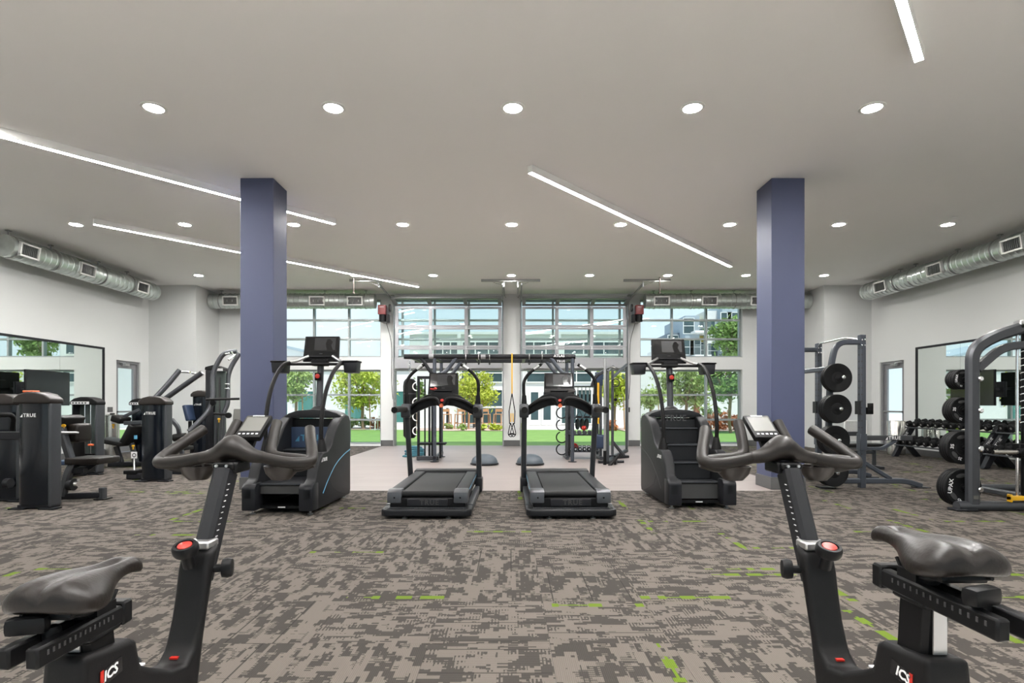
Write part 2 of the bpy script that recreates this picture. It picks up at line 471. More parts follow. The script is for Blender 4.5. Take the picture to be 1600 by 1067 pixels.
    val = node_math(nt, 'ADD', node_math(nt, 'ADD', 0.80, node_math(nt, 'MULTIPLY', nz.outputs['Fac'], 0.40)), node_math(nt, 'MULTIPLY', rib, 0.22))
    L.new(val, hs.inputs['Value'])
    L.new(hs.outputs[0], b.inputs['Base Color'])
    bp = nt.nodes.new('ShaderNodeBump'); bp.inputs['Strength'].default_value = 0.25; bp.inputs['Distance'].default_value = 0.003
    L.new(rib, bp.inputs['Height']); L.new(bp.outputs[0], b.inputs['Normal'])
    L.new(b.outputs[0], out.inputs[0])
    return m

def plank_mat(name):
    m, nt, out = new_mat(name)
    L = nt.links
    b = nt.nodes.new('ShaderNodeBsdfPrincipled'); b.inputs['Roughness'].default_value = 0.42
    tc = nt.nodes.new('ShaderNodeTexCoord')
    br = nt.nodes.new('ShaderNodeTexBrick')
    br.inputs['Scale'].default_value = 1.0; br.inputs['Brick Width'].default_value = 1.2; br.inputs['Row Height'].default_value = 0.18
    br.inputs['Mortar Size'].default_value = 0.002; br.inputs['Color1'].default_value = (0.21, 0.178, 0.166, 1)
    br.inputs['Color2'].default_value = (0.235, 0.198, 0.184, 1); br.inputs['Mortar'].default_value = (0.23, 0.19, 0.17, 1)
    L.new(tc.outputs['Object'], br.inputs['Vector'])
    mp = nt.nodes.new('ShaderNodeMapping'); mp.inputs['Scale'].default_value = (1.5, 22, 1); L.new(tc.outputs['Object'], mp.inputs[0])
    no = nt.nodes.new('ShaderNodeTexNoise'); no.inputs['Scale'].default_value = 2; no.inputs['Detail'].default_value = 4; L.new(mp.outputs[0], no.inputs['Vector'])
    hs = nt.nodes.new('ShaderNodeHueSaturation'); L.new(br.outputs['Color'], hs.inputs['Color'])
    L.new(node_math(nt, 'ADD', 0.86, node_math(nt, 'MULTIPLY', no.outputs['Fac'], 0.28)), hs.inputs['Value'])
    L.new(hs.outputs[0], b.inputs['Base Color']); L.new(b.outputs[0], out.inputs[0])
    return m
MT['carpet'] = carpet_mat('carpet_tile_pile', 'OBJECT')
MT['carpet_far'] = carpet_mat('carpet_tile_pile_far', 'GEOMETRY')
MT['plank'] = plank_mat('pale_wood_plank')

# ================================================================== THE ROOM
XW, CEIL, YB, YN = 9.69, 4.40, 16.30, -4.5       # side walls, ceiling, window wall, wall behind the camera
YP, XP = 15.10, 8.42                             # corner piers
S = 'structure'

# ---- floor: slab, wood area, carpet tiles
WX0, WX1, WY0 = -3.70, 4.14, 7.85
floor = MB().bx(-XW - .2, XW + .2, YN - .2, YB + .3, -0.25, -0.008).build('floor', MT['base_grey'])
tag(floor, 'grey patterned carpet tile floor with a pale wood area by the window wall', 'floor', kind=S)
wood = MB().bx(WX0, WX1, WY0, YB + .25, -0.0079, 0.0).build('wood_floor', MT['plank'], floor)
tag(wood, 'pale wood plank flooring in front of the overhead doors')
YW = 1.62          # pale floor added in the unseen area, reflects lamp light to the ceiling
tag(MB().bx(-XW, XW, YN, YW, -0.0079, 0.0).build('wood_floor', MT['maple'], floor), 'pale maple flooring added behind the bikes to bounce light upward')
TS = 0.61
def tile_mesh():
    mb = MB().bx(0.0008, TS - 0.0008, 0.0008, TS - 0.0008, -0.0078, 0.0)
    me = bpy.data.meshes.new('carpet_tile'); me.from_pydata([v - Vector((TS / 2, TS / 2, 0)) for v in mb.v], [], mb.f)
    uvl = me.uv_layers.new(name='UVMap')
    for lp in me.loops:
        co = me.vertices[lp.vertex_index].co
        uvl.data[lp.index].uv = (co.x / TS + 0.5, co.y / TS + 0.5)
    me.materials.append(MT['carpet'])
    return me
tiles = []
for i in range(-17, 17):
    for j in range(-12, 24):
        x0, y0 = 0.2 + i * TS, 2.83 + j * 0.605
        x1, y1 = x0 + TS, y0 + 0.605
        if x1 < -XW or x0 > XW or y0 < YW - .05 or y0 > YB: continue
        if x0 > WX0 - 0.02 and x1 < WX1 + 0.02 and y0 > WY0: continue
        tiles.append((x0, y0))
def tile_visible(x0, y0):
    xc, yc = x0 + TS / 2, y0 + TS / 2
    if yc < 2.1: return False
    return abs(xc) * F / yc < 860
tm = tile_mesh()
vis = sorted([t for t in tiles if tile_visible(*t)], key=lambda t: t[1])
rest = [t for t in tiles if not tile_visible(*t)]
near_tiles = []
for t in vis:
    inside = t[0] >= -XW and t[0] + TS <= XW and t[1] + TS <= YP and (t[1] + TS <= WY0 or t[0] + TS <= WX0 or t[0] >= WX1)
    (near_tiles if inside and len(near_tiles) < 300 else rest).append(t)
rng = random.Random(3)
for (x0, y0) in near_tiles:
    o = bpy.data.objects.new('carpet_tile', tm); COL.objects.link(o); o.parent = floor
    o.location = (x0 + TS / 2, y0 + TS / 2, 0); o.rotation_euler = (0, 0, rng.choice((0, 1, 2, 3)) * math.pi / 2)
    o['seed'] = rng.random()
fv, ff, fuv, fseed = [], [], [], []
for (x0, y0) in rest:
    a0, a1, b0, b1 = max(x0, -XW), min(x0 + TS, XW), max(y0, YN), min(y0 + 0.605, YB)
    quads = [(a0, a1, b0, b1)]
    if b1 > WY0 and a1 > WX0 and a0 < WX1:            # cut round the wood area
        quads = []
        if b0 < WY0: quads.append((a0, a1, b0, WY0))
        lo = max(b0, WY0)
        if a0 < WX0: quads.append((a0, WX0, lo, b1))
        if a1 > WX1: quads.append((WX1, a1, lo, b1))
    sd, rt = rng.random(), rng.choice((0, 1))
    for (p, q, r, s) in quads:
        k = len(fv); fv += [(p, r, 0), (q, r, 0), (q, s, 0), (p, s, 0)]; ff.append((k, k + 1, k + 2, k + 3)); fseed.append(sd)
        for (x, y) in ((p, r), (q, r), (q, s), (p, s)):
            a, b = (x - x0) / TS, (y - y0) / TS
            fuv.append((a, b) if rt == 0 else (b, a))
me = bpy.data.meshes.new('carpet'); me.from_pydata(fv, [], ff)
uvl = me.uv_layers.new(name='UVMap')
for i, c in enumerate(fuv): uvl.data[i].uv = c
sa = me.attributes.new('seed', 'FLOAT', 'FACE'); sa.data.foreach_set('value', fseed)
me.materials.append(MT['carpet_far'])
co = bpy.data.objects.new('carpet', me); COL.objects.link(co); co.parent = floor; co['kind'] = 'stuff'

# ---- ceiling
tag(MB().bx(-XW - .2, XW + .2, YN - .2, YB + .25, CEIL, CEIL + 0.5).build('ceiling', MT['ceiling']), 'smooth white painted ceiling', 'ceiling', kind=S)

# ---- side walls with a glazed door each
DY0, DY1, DZ = 13.86, 14.76, 2.30
def side_wall(name, sx, label):
    a, b = (XW, XW + 0.2) if sx > 0 else (-XW - 0.2, -XW)
    m = MB().bx(a, b, YN - .2, DY0, 0, CEIL).bx(a, b, DY1, YB + .25, 0, CEIL).bx(a, b, DY0, DY1, DZ, CEIL)
    tag(m.build(name, MT['wall'], smooth=0), label, 'wall', kind=S)
side_wall('wall_left', -1, 'white painted wall on the left with a framed mirror')
side_wall('wall_right', 1, 'white painted wall on the right behind the dumbbell racks')
wn_ = MB().bx(-XW, -8.2, YN - .2, YN, 0, CEIL).bx(8.2, XW, YN - .2, YN, 0, CEIL).bx(-8.2, 8.2, YN - .2, YN, 0, .12).bx(-8.2, 8.2, YN - .2, YN, 4.1, CEIL)  # large opening added so daylight from behind reaches the ceiling
tag(wn_.build('wall_near', MT['wall'], smooth=0), 'white painted wall behind the viewpoint, opened for an added glazed front', 'wall', kind=S)

# ---- window wall
LX0, LX1, MX0, MX1, NX0, NX1, RX0, RX1 = -6.72, -3.74, -3.36, -0.19, 0.29, 3.41, 3.76, 6.72
Z0, Z1, Z2, Z3 = 0.05, 2.21, 2.57, 4.24
y0, y1 = YB, YB + 0.25
wf = MB()
wf.bx(-XW, -XP, YP, y1, 0, CEIL).bx(XP, XW, YP, y1, 0, CEIL)
for (a, b) in ((-XP, LX0), (LX1, MX0), (MX1, NX0), (NX1, RX0), (RX1, XP)):
    wf.bx(a, b, y0, y1, 0, CEIL)
for (a, b) in ((LX0, LX1), (MX0, MX1), (NX0, NX1), (RX0, RX1)):
    wf.bx(a, b, y0, y1, Z1, Z2).bx(a, b, y0, y1, Z3, CEIL)
for (a, b) in ((LX0, LX1), (RX0, RX1)):
    wf.bx(a, b, y0, y1, 0, Z0)
tag(wf.build('wall_far', MT['wall'], smooth=0), 'white window wall with piers between the glazing', 'wall', kind=S)
# parapet of the roof above the window wall
tag(MB().bx(-XW - .2, XW + .2, YB - .3, YB + .3, CEIL + .5, CEIL + .9).build('parapet', MT['stucco'], smooth=0), 'white stucco roof parapet above the window wall', 'parapet', kind=S)

def base_run(name, label, boxes):
    m = MB()
    for b in boxes: m.bx(*b)
    tag(m.build(name, MT['base_grey'], bevel=0.003, segs=1), label, 'baseboard', kind=S)
t = 0.014
base_run('baseboard_far', 'dark grey baseboard along the piers of the window wall',
         [(a + .002, b - .002, YB - t, YB - .001, 0.001, 0.17) for (a, b) in ((-XP, LX0), (LX1, MX0), (MX1, NX0), (NX1, RX0), (RX1, XP))]
         + [(-XW, -XP, YP - t, YP - .001, .001, .17), (XP, XW, YP - t, YP - .001, .001, .17)])
base_run('baseboard_left', 'dark grey baseboard along the left wall', [(-XW + .001, -XW + t, YN, DY0, .001, .14), (-XW + .001, -XW + t, DY1, YP - t, .001, .14)])
base_run('baseboard_right', 'dark grey baseboard along the right wall', [(XW - t, XW - .001, YN, DY0, .001, .14), (XW - t, XW - .001, DY1, YP - t, .001, .14)])

# ---- fixed windows: frame, each mullion and each pane a part
def window(name, x0, x1, z0, z1, xm, zm, label, yg=YB + 0.17):
    w = thing(name, label, 'window', (x0 / 2 + x1 / 2, yg, z0), kind=S)
    k, d = 0.045, 0.06
    fr = MB().bx(x0, x0 + k, yg - d, yg + d, z0, z1).bx(x1 - k, x1, yg - d, yg + d, z0, z1).bx(x0 + k, x1 - k, yg - d, yg + d, z0, z0 + k).bx(x0 + k, x1 - k, yg - d, yg + d, z1 - k, z1)
    fr.build('frame', MT['alu'], w, world=True, smooth=0)
    h = 0.027
    for x in xm: MB().bx(x - h, x + h, yg - d, yg + d, z0 + k, z1 - k).build('mullion', MT['alu'], w, world=True, smooth=0)
    xs, zs = [x0 + k] + list(xm) + [x1 - k], [z0 + k] + list(zm) + [z1 - k]
    for i in range(len(xs) - 1):
        a = xs[i] + (h if i else 0); b = xs[i + 1] - (h if i < len(xs) - 2 else 0)
        for z in zm: MB().bx(a, b, yg - d + .004, yg + d - .004, z - h, z + h).build('transom', MT['alu'], w, world=True, smooth=0)
        for j in range(len(zs) - 1):
            c = zs[j] + (h if j else 0); e_ = zs[j + 1] - (h if j < len(zs) - 2 else 0)
            MB().bx(a, b, yg - .006, yg + .006, c, e_).build('pane', MT['glass'], w, world=True, smooth=0)
    return w
UZ, LZ = (3.107, 3.66), (0.756, 1.48)
thirds = lambda a, b: (a + (b - a) / 3, a + 2 * (b - a) / 3)
window('window_1', LX0, LX1, Z2, Z3, (-5.72, -4.70), UZ, 'upper grid window left of the overhead doors')
window('window_2', LX0, LX1, Z0, Z1, (-5.72, -4.70), LZ, 'lower grid window left of the overhead doors, onto the lawn')
window('window_3', MX0, MX1, Z2, Z3, (-3.14, -2.2, -1.2), UZ, 'upper window behind the raised left overhead door')
window('window_4', NX0, NX1, Z2, Z3, (1.25, 2.3, 3.2), UZ, 'upper window behind the raised right overhead door')
window('window_5', RX0, RX1, Z2, Z3, (4.72, 5.72), UZ, 'upper grid window right of the overhead doors, facing apartments')
window('window_6', RX0, RX1, Z0, Z1, (4.72, 5.72), LZ, 'lower grid window right of the overhead doors, facing trees')

window('added_glazing', -8.2, 8.2, .12, 4.1, (-6.15, -4.1, -2.05, 0, 2.05, 4.1, 6.15), (2.4,), 'unseen glazed front added behind the viewpoint to let daylight in', yg=YN - .1)  # unseen glazing, added to bring daylight onto the ceiling

# ---- raised glazed overhead doors
def overhead_door(name, x0, x1, label):
    yd = YB - 0.14
    w = thing(name, label, 'overhead door', ((x0 + x1) / 2, yd, 2.24), kind=S)
    st = 0.10
    cols = [x0, x0 + (x1 - x0) / 3, x0 + 2 * (x1 - x0) / 3, x1]
    secs = [(2.24, 2.83), (2.84, 3.41), (3.42, 4.00)]
    def section(z0, z1, low, top):
        m = MB()
        m.bx(x0, x1, -.025, .025, z0, z0 + low).bx(x0, x1, -.025, .025, z1 - top, z1)
        for i, c in enumerate(cols):
            a = c - (0 if i == 0 else (st if i == 3 else st / 2))
            m.bx(a, a + st, -.025, .025, z0 + low, z1 - top)
        return m
    for i, (a, b) in enumerate(secs):
        low = 0.30 if i == 0 else 0.055
        m = section(a, b, low, 0.055); m.v = [v + Vector((0, yd, 0)) for v in m.v]
        s_ = m.build('section', MT['door_alu'], w, world=True, smooth=0)
        for k in range(3):
            pa = cols[k] + (st if k == 0 else st / 2); pb = cols[k + 1] - (st if k == 2 else st / 2)
            MB().bx(pa, pb, yd - .004, yd + .004, a + low, b - .055).build('pane', MT['glass'], s_, world=True, smooth=0)
        for c in cols[1:3]:
            MB().box((c, yd - .035, b), (0.05, .02, .09)).build('hinge', MT['steel'], s_, world=True, smooth=0)
    # the top section lies back along the horizontal tracks
    m = section(0, 0.58, 0.055, 0.055)
    q = Matrix.Rotation(R(78), 3, 'X')
    m.v = [q @ v + Vector((0, yd - 0.03, 4.04)) for v in m.v]
    s_ = m.build('section', MT['door_alu'], w, world=True, smooth=0)
    for k in range(3):
        pa = cols[k] + (st if k == 0 else st / 2); pb = cols[k + 1] - (st if k == 2 else st / 2)
        m = MB().bx(pa, pb, -.004, .004, .055, .525); m.v = [q @ v + Vector((0, yd - 0.03, 4.04)) for v in m.v]
        m.build('pane', MT['glass'], s_, world=True, smooth=0)
    for x in (x0 - 0.045, x1 + 0.045):
        MB().rtube(fillet([(x, yd + .02, 0.02), (x, yd + .02, 4.16), (x, 14.35, 4.27)], 0.25), 0.03, 0.055).build('track', MT['door_alu'], w, world=True)
        for z in (0.5, 1.3, 2.1, 2.9, 3.6):
            MB().box((x, yd + 0.09, z), (0.05, 0.09, 0.07)).build('track_bracket', MT['steel'], w, world=True, smooth=0)
        MB().lathe([(0.03, -.06), (0.075, -.05), (0.075, .05), (0.03, .06)], (x, 16.0, 4.245), 14, (1, 0, 0)).build('cable_drum', MT['steel'], w, world=True)
        MB().box((x, 16.08, 4.24), (0.02, 0.2, 0.2)).build('bearing_plate', MT['steel'], w, world=True, smooth=0)
    MB().cyl((x0 - .12, 16.0, 4.245), (x1 + .12, 16.0, 4.245), 0.02).build('torsion_shaft', MT['dark_rod'], w, world=True)
    return w
overhead_door('door_3', -3.30, -0.24, 'raised glazed overhead door on the left, behind the boxing bag')
overhead_door('door_4', 0.34, 3.34, 'raised glazed overhead door on the right, behind the kettlebell rack')
for nm, a, b in (('trim_1', MX0, MX1), ('trim_2', NX0, NX1)):
    m = MB().bx(a, a + .03, YB + .02, YB + .24, 0, Z1).bx(b - .03, b, YB + .02, YB + .24, 0, Z1).bx(a + .03, b - .03, YB + .02, YB + .24, Z1 - .03, Z1)
    tag(m.build(nm, MT['door_alu'], smooth=0), 'grey metal lining of the %s overhead door opening' % ('left' if a < -1 else 'right'), 'door lining', kind=S)

# ---- side doors: aluminium frame, leaf, pane, push bar, closer
def side_door(name, sx, label):
    x = sx * (XW + 0.10)
    d = thing(name, label, 'door', (x, (DY0 + DY1) / 2, 0), kind=S)
    f = MB().bx(x - .06, x + .06, DY0, DY0 + .06, 0, DZ).bx(x - .06, x + .06, DY1 - .06, DY1, 0, DZ).bx(x - .06, x + .06, DY0 + .06, DY1 - .06, DZ - .06, DZ)
    f.build('frame', MT['door_alu'], d, world=True, smooth=0)
    a, b, z1 = DY0 + .065, DY1 - .065, DZ - .065
    l = MB().bx(x - .025, x + .025, a, a + .10, .01, z1).bx(x - .025, x + .025, b - .10, b, .01, z1).bx(x - .025, x + .025, a + .1, b - .1, .01, .22).bx(x - .025, x + .025, a + .1, b - .1, z1 - .12, z1)
    leaf = l.build('leaf', MT['door_alu'], d, world=True, smooth=0)
    MB().bx(x - .005, x + .005, a + .1, b - .1, .22, z1 - .12).build('pane', MT['glass'], leaf, world=True, smooth=0)
    xi = x - sx * 0.06
    MB().cyl((xi, a + .04, 1.02), (xi, b - .04, 1.02), 0.022).build('push_bar', MT['steel'], leaf, world=True)
    MB().box((xi, a + .32, z1 - .03), (.05, .26, .07)).rtube(fillet([(xi, a + .3, z1 - .06), (xi - sx * .12, a + .15, z1 + .01), (xi, a + .05, z1 + .03)], .03), .02, .012).build('closer', MT['steel'], leaf, world=True, smooth=0)
side_door('door_1', -1, 'aluminium glass side door in the left wall beside the mirror')
side_door('door_2', 1, 'aluminium glass side door in the right wall above the steel bin')

# ---- columns
def column(label, x0, x1):
    c = thing('column', label, 'column', ((x0 + x1) / 2, 8.18, 0), kind=S)
    MB().bx(x0, x1, 7.95, 8.43, 0.0, CEIL - .002).build('shaft', MT['navy'], c, world=True, bevel=0.006, segs=1)
    k = .012
    MB().bx(x0 - k, x1 + k, 7.95 - k, 8.43 + k, 0.001, 0.175).build('base_trim', MT['base_grey'], c, world=True, bevel=0.004, segs=1)
column('navy blue square column on the left, behind the stair climber', -3.81, -3.34)
column('navy blue square column on the right, beside the squat rack', 3.69, 4.16)

# ---- framed mirrors on the side walls
def wall_mirror(sx, label):
    xa = sx * (XW - 0.002); xb = sx * (XW - 0.02)
    mr = thing('wall_mirror', label, 'mirror', (sx * XW, 10.0, 0.12))
    ya, yb, za, zb = 5.2, 13.42, 0.30, 2.56
    sheets = [ya + .05, 7.0, 8.8, 10.6, 12.1, yb - .05]
    for i in range(len(sheets) - 1):
        a, b = sorted((xa, xb))
        MB().bx(a, b, sheets[i] + .002, sheets[i + 1] - .002, za + .05, zb - .05).build('mirror_sheet', MT['mirror'], mr, world=True, smooth=0)
    a, b = sorted((xa, sx * (XW - 0.035)))
    MB().bx(a, b, ya, yb, zb - .05, zb).bx(a, b, ya, yb, za, za + .05).bx(a, b, ya, ya + .05, za + .05, zb - .05).bx(a, b, yb - .05, yb, za + .05, zb - .05).build('frame', MT['gun_dark'], mr, world=True, smooth=0)
wall_mirror(-1, 'large black-framed wall mirror on the left wall')
wall_mirror(1, 'large black-framed wall mirror on the right wall behind the dumbbells')

# ================================================================== OUTSIDE
YO = YB + 0.3
tag(MB().bx(-60, 60, YO, 27.4, -0.3, -0.03).build('lawn', MT['lawn'], smooth=0), 'bright green lawn outside the window wall', 'lawn', kind=S)
tag(MB().bx(-60, 60, 27.4, 75, -0.3, -0.02).build('path', MT['conc'], smooth=0), 'pale concrete path beyond the lawn', 'path', kind=S)
tag(MB().bx(XW + .21, 60, YN, YO - .001, -0.3, -0.03).build('terrace', MT['conc'], smooth=0), 'pale concrete terrace outside the right side door', 'terrace', kind=S)
tag(MB().bx(-60, -XW - .21, YN, YO - .001, -0.3, -0.03).build('terrace', MT['conc'], smooth=0), 'pale concrete terrace outside the left side door', 'terrace', kind=S)
tag(MB().bx(-4.6, 0.3, 26.0, 29.0, -0.019, 0.0).build('gravel_bed', MT['gravel'], smooth=0), 'pinkish gravel bed under the bar stools outside', 'gravel bed', kind=S)
tag(MB().bx(-14, -7, 27.2, 29.4, -0.019, 0.01).build('planting_bed', MT['gravel'], smooth=0), 'planting bed beyond the lawn, left', 'planting bed', kind=S)
tag(MB().bx(5.2, 14, 25.6, 29.4, -0.019, 0.01).build('planting_bed', MT['gravel'], smooth=0), 'planting bed beyond the lawn, right', 'planting bed', kind=S)

tag(MB().bx(-60, 60, -45, YN - .21, -0.3, -0.03).build('forecourt', MT['conc'], smooth=0), 'pale concrete forecourt added unseen behind the viewpoint to bounce daylight indoors', 'forecourt', kind=S)  # unseen sunlit ground, added to reflect daylight in through the rear glazing

# ---- two-storey white clubhouse opposite
FY = 33.0
def fx(x): return (x - CX) * FY / F
def fz(y): return EYE - (y - CY) * FY / F
def facade_window(parent, y, x0, x1, z0, z1, nx, nz, glass, sub='pane', fw=0.06):
    w = MB().bx(x0, x0 + fw, y - .05, y + .02, z0, z1).bx(x1 - fw, x1, y - .05, y + .02, z0, z1)
    w.bx(x0 + fw, x1 - fw, y - .05, y + .02, z0, z0 + fw).bx(x0 + fw, x1 - fw, y - .05, y + .02, z1 - fw, z1)
    for i in range(1, nx): x = x0 + (x1 - x0) * i / nx; w.bx(x - fw / 2, x + fw / 2, y - .05, y + .02, z0 + fw, z1 - fw)
    for j in range(1, nz): z = z0 + (z1 - z0) * j / nz; w.bx(x0 + fw, x1 - fw, y - .045, y + .015, z - fw / 2, z + fw / 2)
    o = w.build('window', MT['white_metal'], parent, world=True, smooth=0)
    for i in range(nx):
        for j in range(nz):
            a, b = x0 + (x1 - x0) * i / nx, x0 + (x1 - x0) * (i + 1) / nx
            c, d = z0 + (z1 - z0) * j / nz, z0 + (z1 - z0) * (j + 1) / nz
            MB().bx(a + fw / 2, b - fw / 2, y - .01, y, c + fw / 2, d - fw / 2).build(sub, glass, o, world=True, smooth=0)
    return o
club = thing('clubhouse', 'white two-storey building with glazed double doors across the lawn', 'building', (fx(820), FY + 2, -.02))
MB().bx(fx(640), fx(985), FY, FY + 8, -.02, 5.3).build('wall', MT['stucco'], club, world=True, smooth=0)
for (a, b) in ((720, 752), (753, 786)):
    facade_window(club, FY - .03, fx(a), fx(b), 2.48, 3.62, 1, 2, MT['dark_glass'])
    facade_window(club, FY - .03, fx(a), fx(b), 0.05, 2.1, 1, 2, MT['dark_glass'])
facade_window(club, FY - .03, fx(790), fx(815), 2.48, 3.62, 1, 2, MT['dark_glass'])
facade_window(club, FY - .03, fx(790), fx(815), 0.05, 2.1, 1, 2, MT['dark_glass'])
facade_window(club, FY - .03, fx(822), fx(872), 2.48, 3.62, 1, 2, MT['dark_glass'])
facade_window(club, FY - .03, fx(876), fx(925), 2.48, 3.62, 2, 2, MT['dark_glass'])
facade_window(club, FY - .03, fx(876), fx(925), 0.05, 2.1, 2, 2, MT['dark_glass'])
facade_window(club, FY - .03, fx(930), fx(980), 2.48, 3.62, 2, 2, MT['dark_glass'])
for (a, b) in ((680, 716), (722, 784), (815, 872), (880, 975)):
    facade_window(club, FY - .03, fx(a), fx(b), 4.1, 4.9, 3, 1, MT['dark_glass'])
for (a, b) in ((826, 844.5), (845.5, 864)):
    x0, x1 = fx(a), fx(b)
    dr = MB().bx(x0, x0 + .13, FY - .06, FY - .01, 0, 2.05).bx(x1 - .13, x1, FY - .06, FY - .01, 0, 2.05).bx(x0 + .13, x1 - .13, FY - .06, FY - .01, 0, .3).bx(x0 + .13, x1 - .13, FY - .06, FY - .01, 1.92, 2.05).build('door', MT['white_metal'], club, world=True, smooth=0)
    MB().bx(x0 + .13, x1 - .13, FY - .04, FY - .03, .3, 1.92).build('pane', MT['dark_glass'], dr, world=True, smooth=0)
    MB().cyl((x1 - .06 if a < 840 else x0 + .06, FY - .1, .9), (x1 - .06 if a < 840 else x0 + .06, FY - .1, 1.2), .015, n=8).build('handle', MT['steel'], dr, world=True)
for xx in (717.5, 818.5, 873.5):
    MB().bx(fx(xx) - .1, fx(xx) + .1, FY - .18, FY - .002, 0, 5.3).build('pilaster', MT['stucco'], club, world=True, smooth=0)
MB().bx(fx(640) - .1, fx(985) + .1, FY - .15, FY + 8, 5.3, 5.45).build('roof_edge', MT['stucco'], club, world=True, smooth=0)

# ---- low white wing on the left with teal glass
LY = 36.0
wing = thing('garden_wing', 'low white building with teal glass doors behind the left trees', 'building', (-14, LY + 2, -.02))
MB().bx(-26, -6.2, LY, LY + 6, -.02, 3.9).build('wall', MT['stucco'], wing, world=True, smooth=0)
MB().bx(-26.2, -6.0, LY - .3, LY + 6, 3.9, 4.15).build('roof_edge', MT['stucco'], wing, world=True, smooth=0)
for x0 in (-15.4, -13.6, -10.6, -8.0):
    facade_window(wing, LY - .03, x0, x0 + 1.25, 0.0, 2.1, 1, 1, MT['teal_glass'])
    MB().box((x0 + 1.6, LY - .08, 1.55), (.16, .14, .3)).build('wall_light', MT['gun_dark'], wing, world=True, smooth=0)
gable = thing('side_pavilion', 'white pavilion with a sloping roof at the far left outside', 'building', (-15.5, 42, -.02))
MB().prism([(-20, -.02), (-13.2, -.02), (-13.2, 4.6), (-20, 6.2)], 'Y', 42, 47).build('wall', MT['stucco'], gable, world=True, smooth=0)
MB().prism([(-20.2, 6.2), (-13.0, 4.55), (-13.0, 4.75), (-20.2, 6.4)], 'Y', 41.7, 47).build('roof', MT['facade_grey'], gable, world=True, smooth=0)

# ---- white garden wall on the right
gw = MB().bx(7.4, 20, 33.2, 33.5, -.02, 3.2)
single('garden_wall', gw, MT['stucco'], 'tall white garden wall behind the trees on the right', 'wall', kind=S, smooth=0)
single('low_wall', MB().bx(9.2, 15, 29.6, 29.9, -.02, .62), MT['stucco'], 'low white planter wall below the hedge on the right', 'wall', kind=S, smooth=0)
single('gate_post', MB().bx(9.55, 9.8, 29.1, 29.35, -.02, 1.45).bx(9.52, 9.83, 29.07, 29.38, 1.45, 1.5), MT['brick_red'], 'red-brown post in front of the white garden wall', 'post', smooth=0)
single('added_white_wall', MB().bx(21.0, 21.2, 6, 25, -.03, 4.0), MT['stucco'], 'white wall added outside the right side door to brighten its view', 'wall', kind=S, smooth=0)  # added white surface, keeps the view through the right door bright
single('added_white_wall', MB().bx(-20.2, -20.0, 6, 35, -.03, 4.0), MT['stucco'], 'white wall added outside the left side door to whiten its view', 'wall', kind=S, smooth=0)  # added white surface, stands in for the glare behind the left door

# ---- apartment block far right
AY = 60.0
def ax(x): return (x - CX) * AY / F
def az(y): return EYE - (y - CY) * AY / F
apt = thing('apartment_building', 'grey and mustard apartment block with balconies seen through the right windows', 'building', (ax(1110), AY + 3, -.02))
def ablock(x0, x1, y0, y1, ytop, m):
    return MB().bx(ax(x0), ax(x1), y0, y1, -.02, az(ytop)).build('wall', m, apt, world=True, smooth=0)
ablock(1070.5, 1093, AY, AY + 8, 493, MT['facade_grey'])
ablock(1093, 1105, AY + 1.2, AY + 8, 496, MT['facade_yellow'])
ablock(1105, 1124, AY + .6, AY + 8, 484, MT['stucco'])
ablock(1124, 1148, AY - .8, AY + 8, 476, MT['facade_grey'])
ablock(1148, 1210, AY + .3, AY + 8, 470, MT['stucco'])
ablock(1054, 1070.5, AY + 2, AY + 8, 516, MT['facade_dark'])
ablock(1040, 1054, AY + 3, AY + 8, 541, MT['stucco'])
for yy in (519, 556, 592):
    b = MB().bx(ax(1079), ax(1104), AY - 1.5, AY + 1.19, az(yy) - .22, az(yy)).build('balcony', MT['white_metal'], apt, world=True, smooth=0)
    r = MB().bx(ax(1079), ax(1104), AY - 1.5, AY - 1.44, az(yy) + 1.0, az(yy) + 1.06)
    for k in range(14):
        x = ax(1079) + (ax(1104) - ax(1079)) * (k + .2) / 14
        r.bx(x, x + .03, AY - 1.49, AY - 1.45, az(yy), az(yy) + 1.0)
    r.build('railing', MT['alu'], b, world=True, smooth=0)
for (x, yy, m_) in ((1076, 507, 0), (1076, 540, 0), (1076, 575, 0), (1086, 540, 0), (1097, 543, 1), (1101, 508, 1), (1112, 508, 2), (1117, 545, 2), (1130, 500, 3), (1140, 500, 3), (1130, 535, 3), (1140, 535, 3), (1160, 500, 4), (1060, 530, 5), (1065, 552, 5)):
    yf = (AY, AY + 1.2, AY + .6, AY - .8, AY + .3, AY + 2)[m_]
    facade_window(apt, yf - .03, ax(x) - .6, ax(x) + .6, az(yy) - 1.0, az(yy) + .7, 1, 2, MT['dark_glass'])

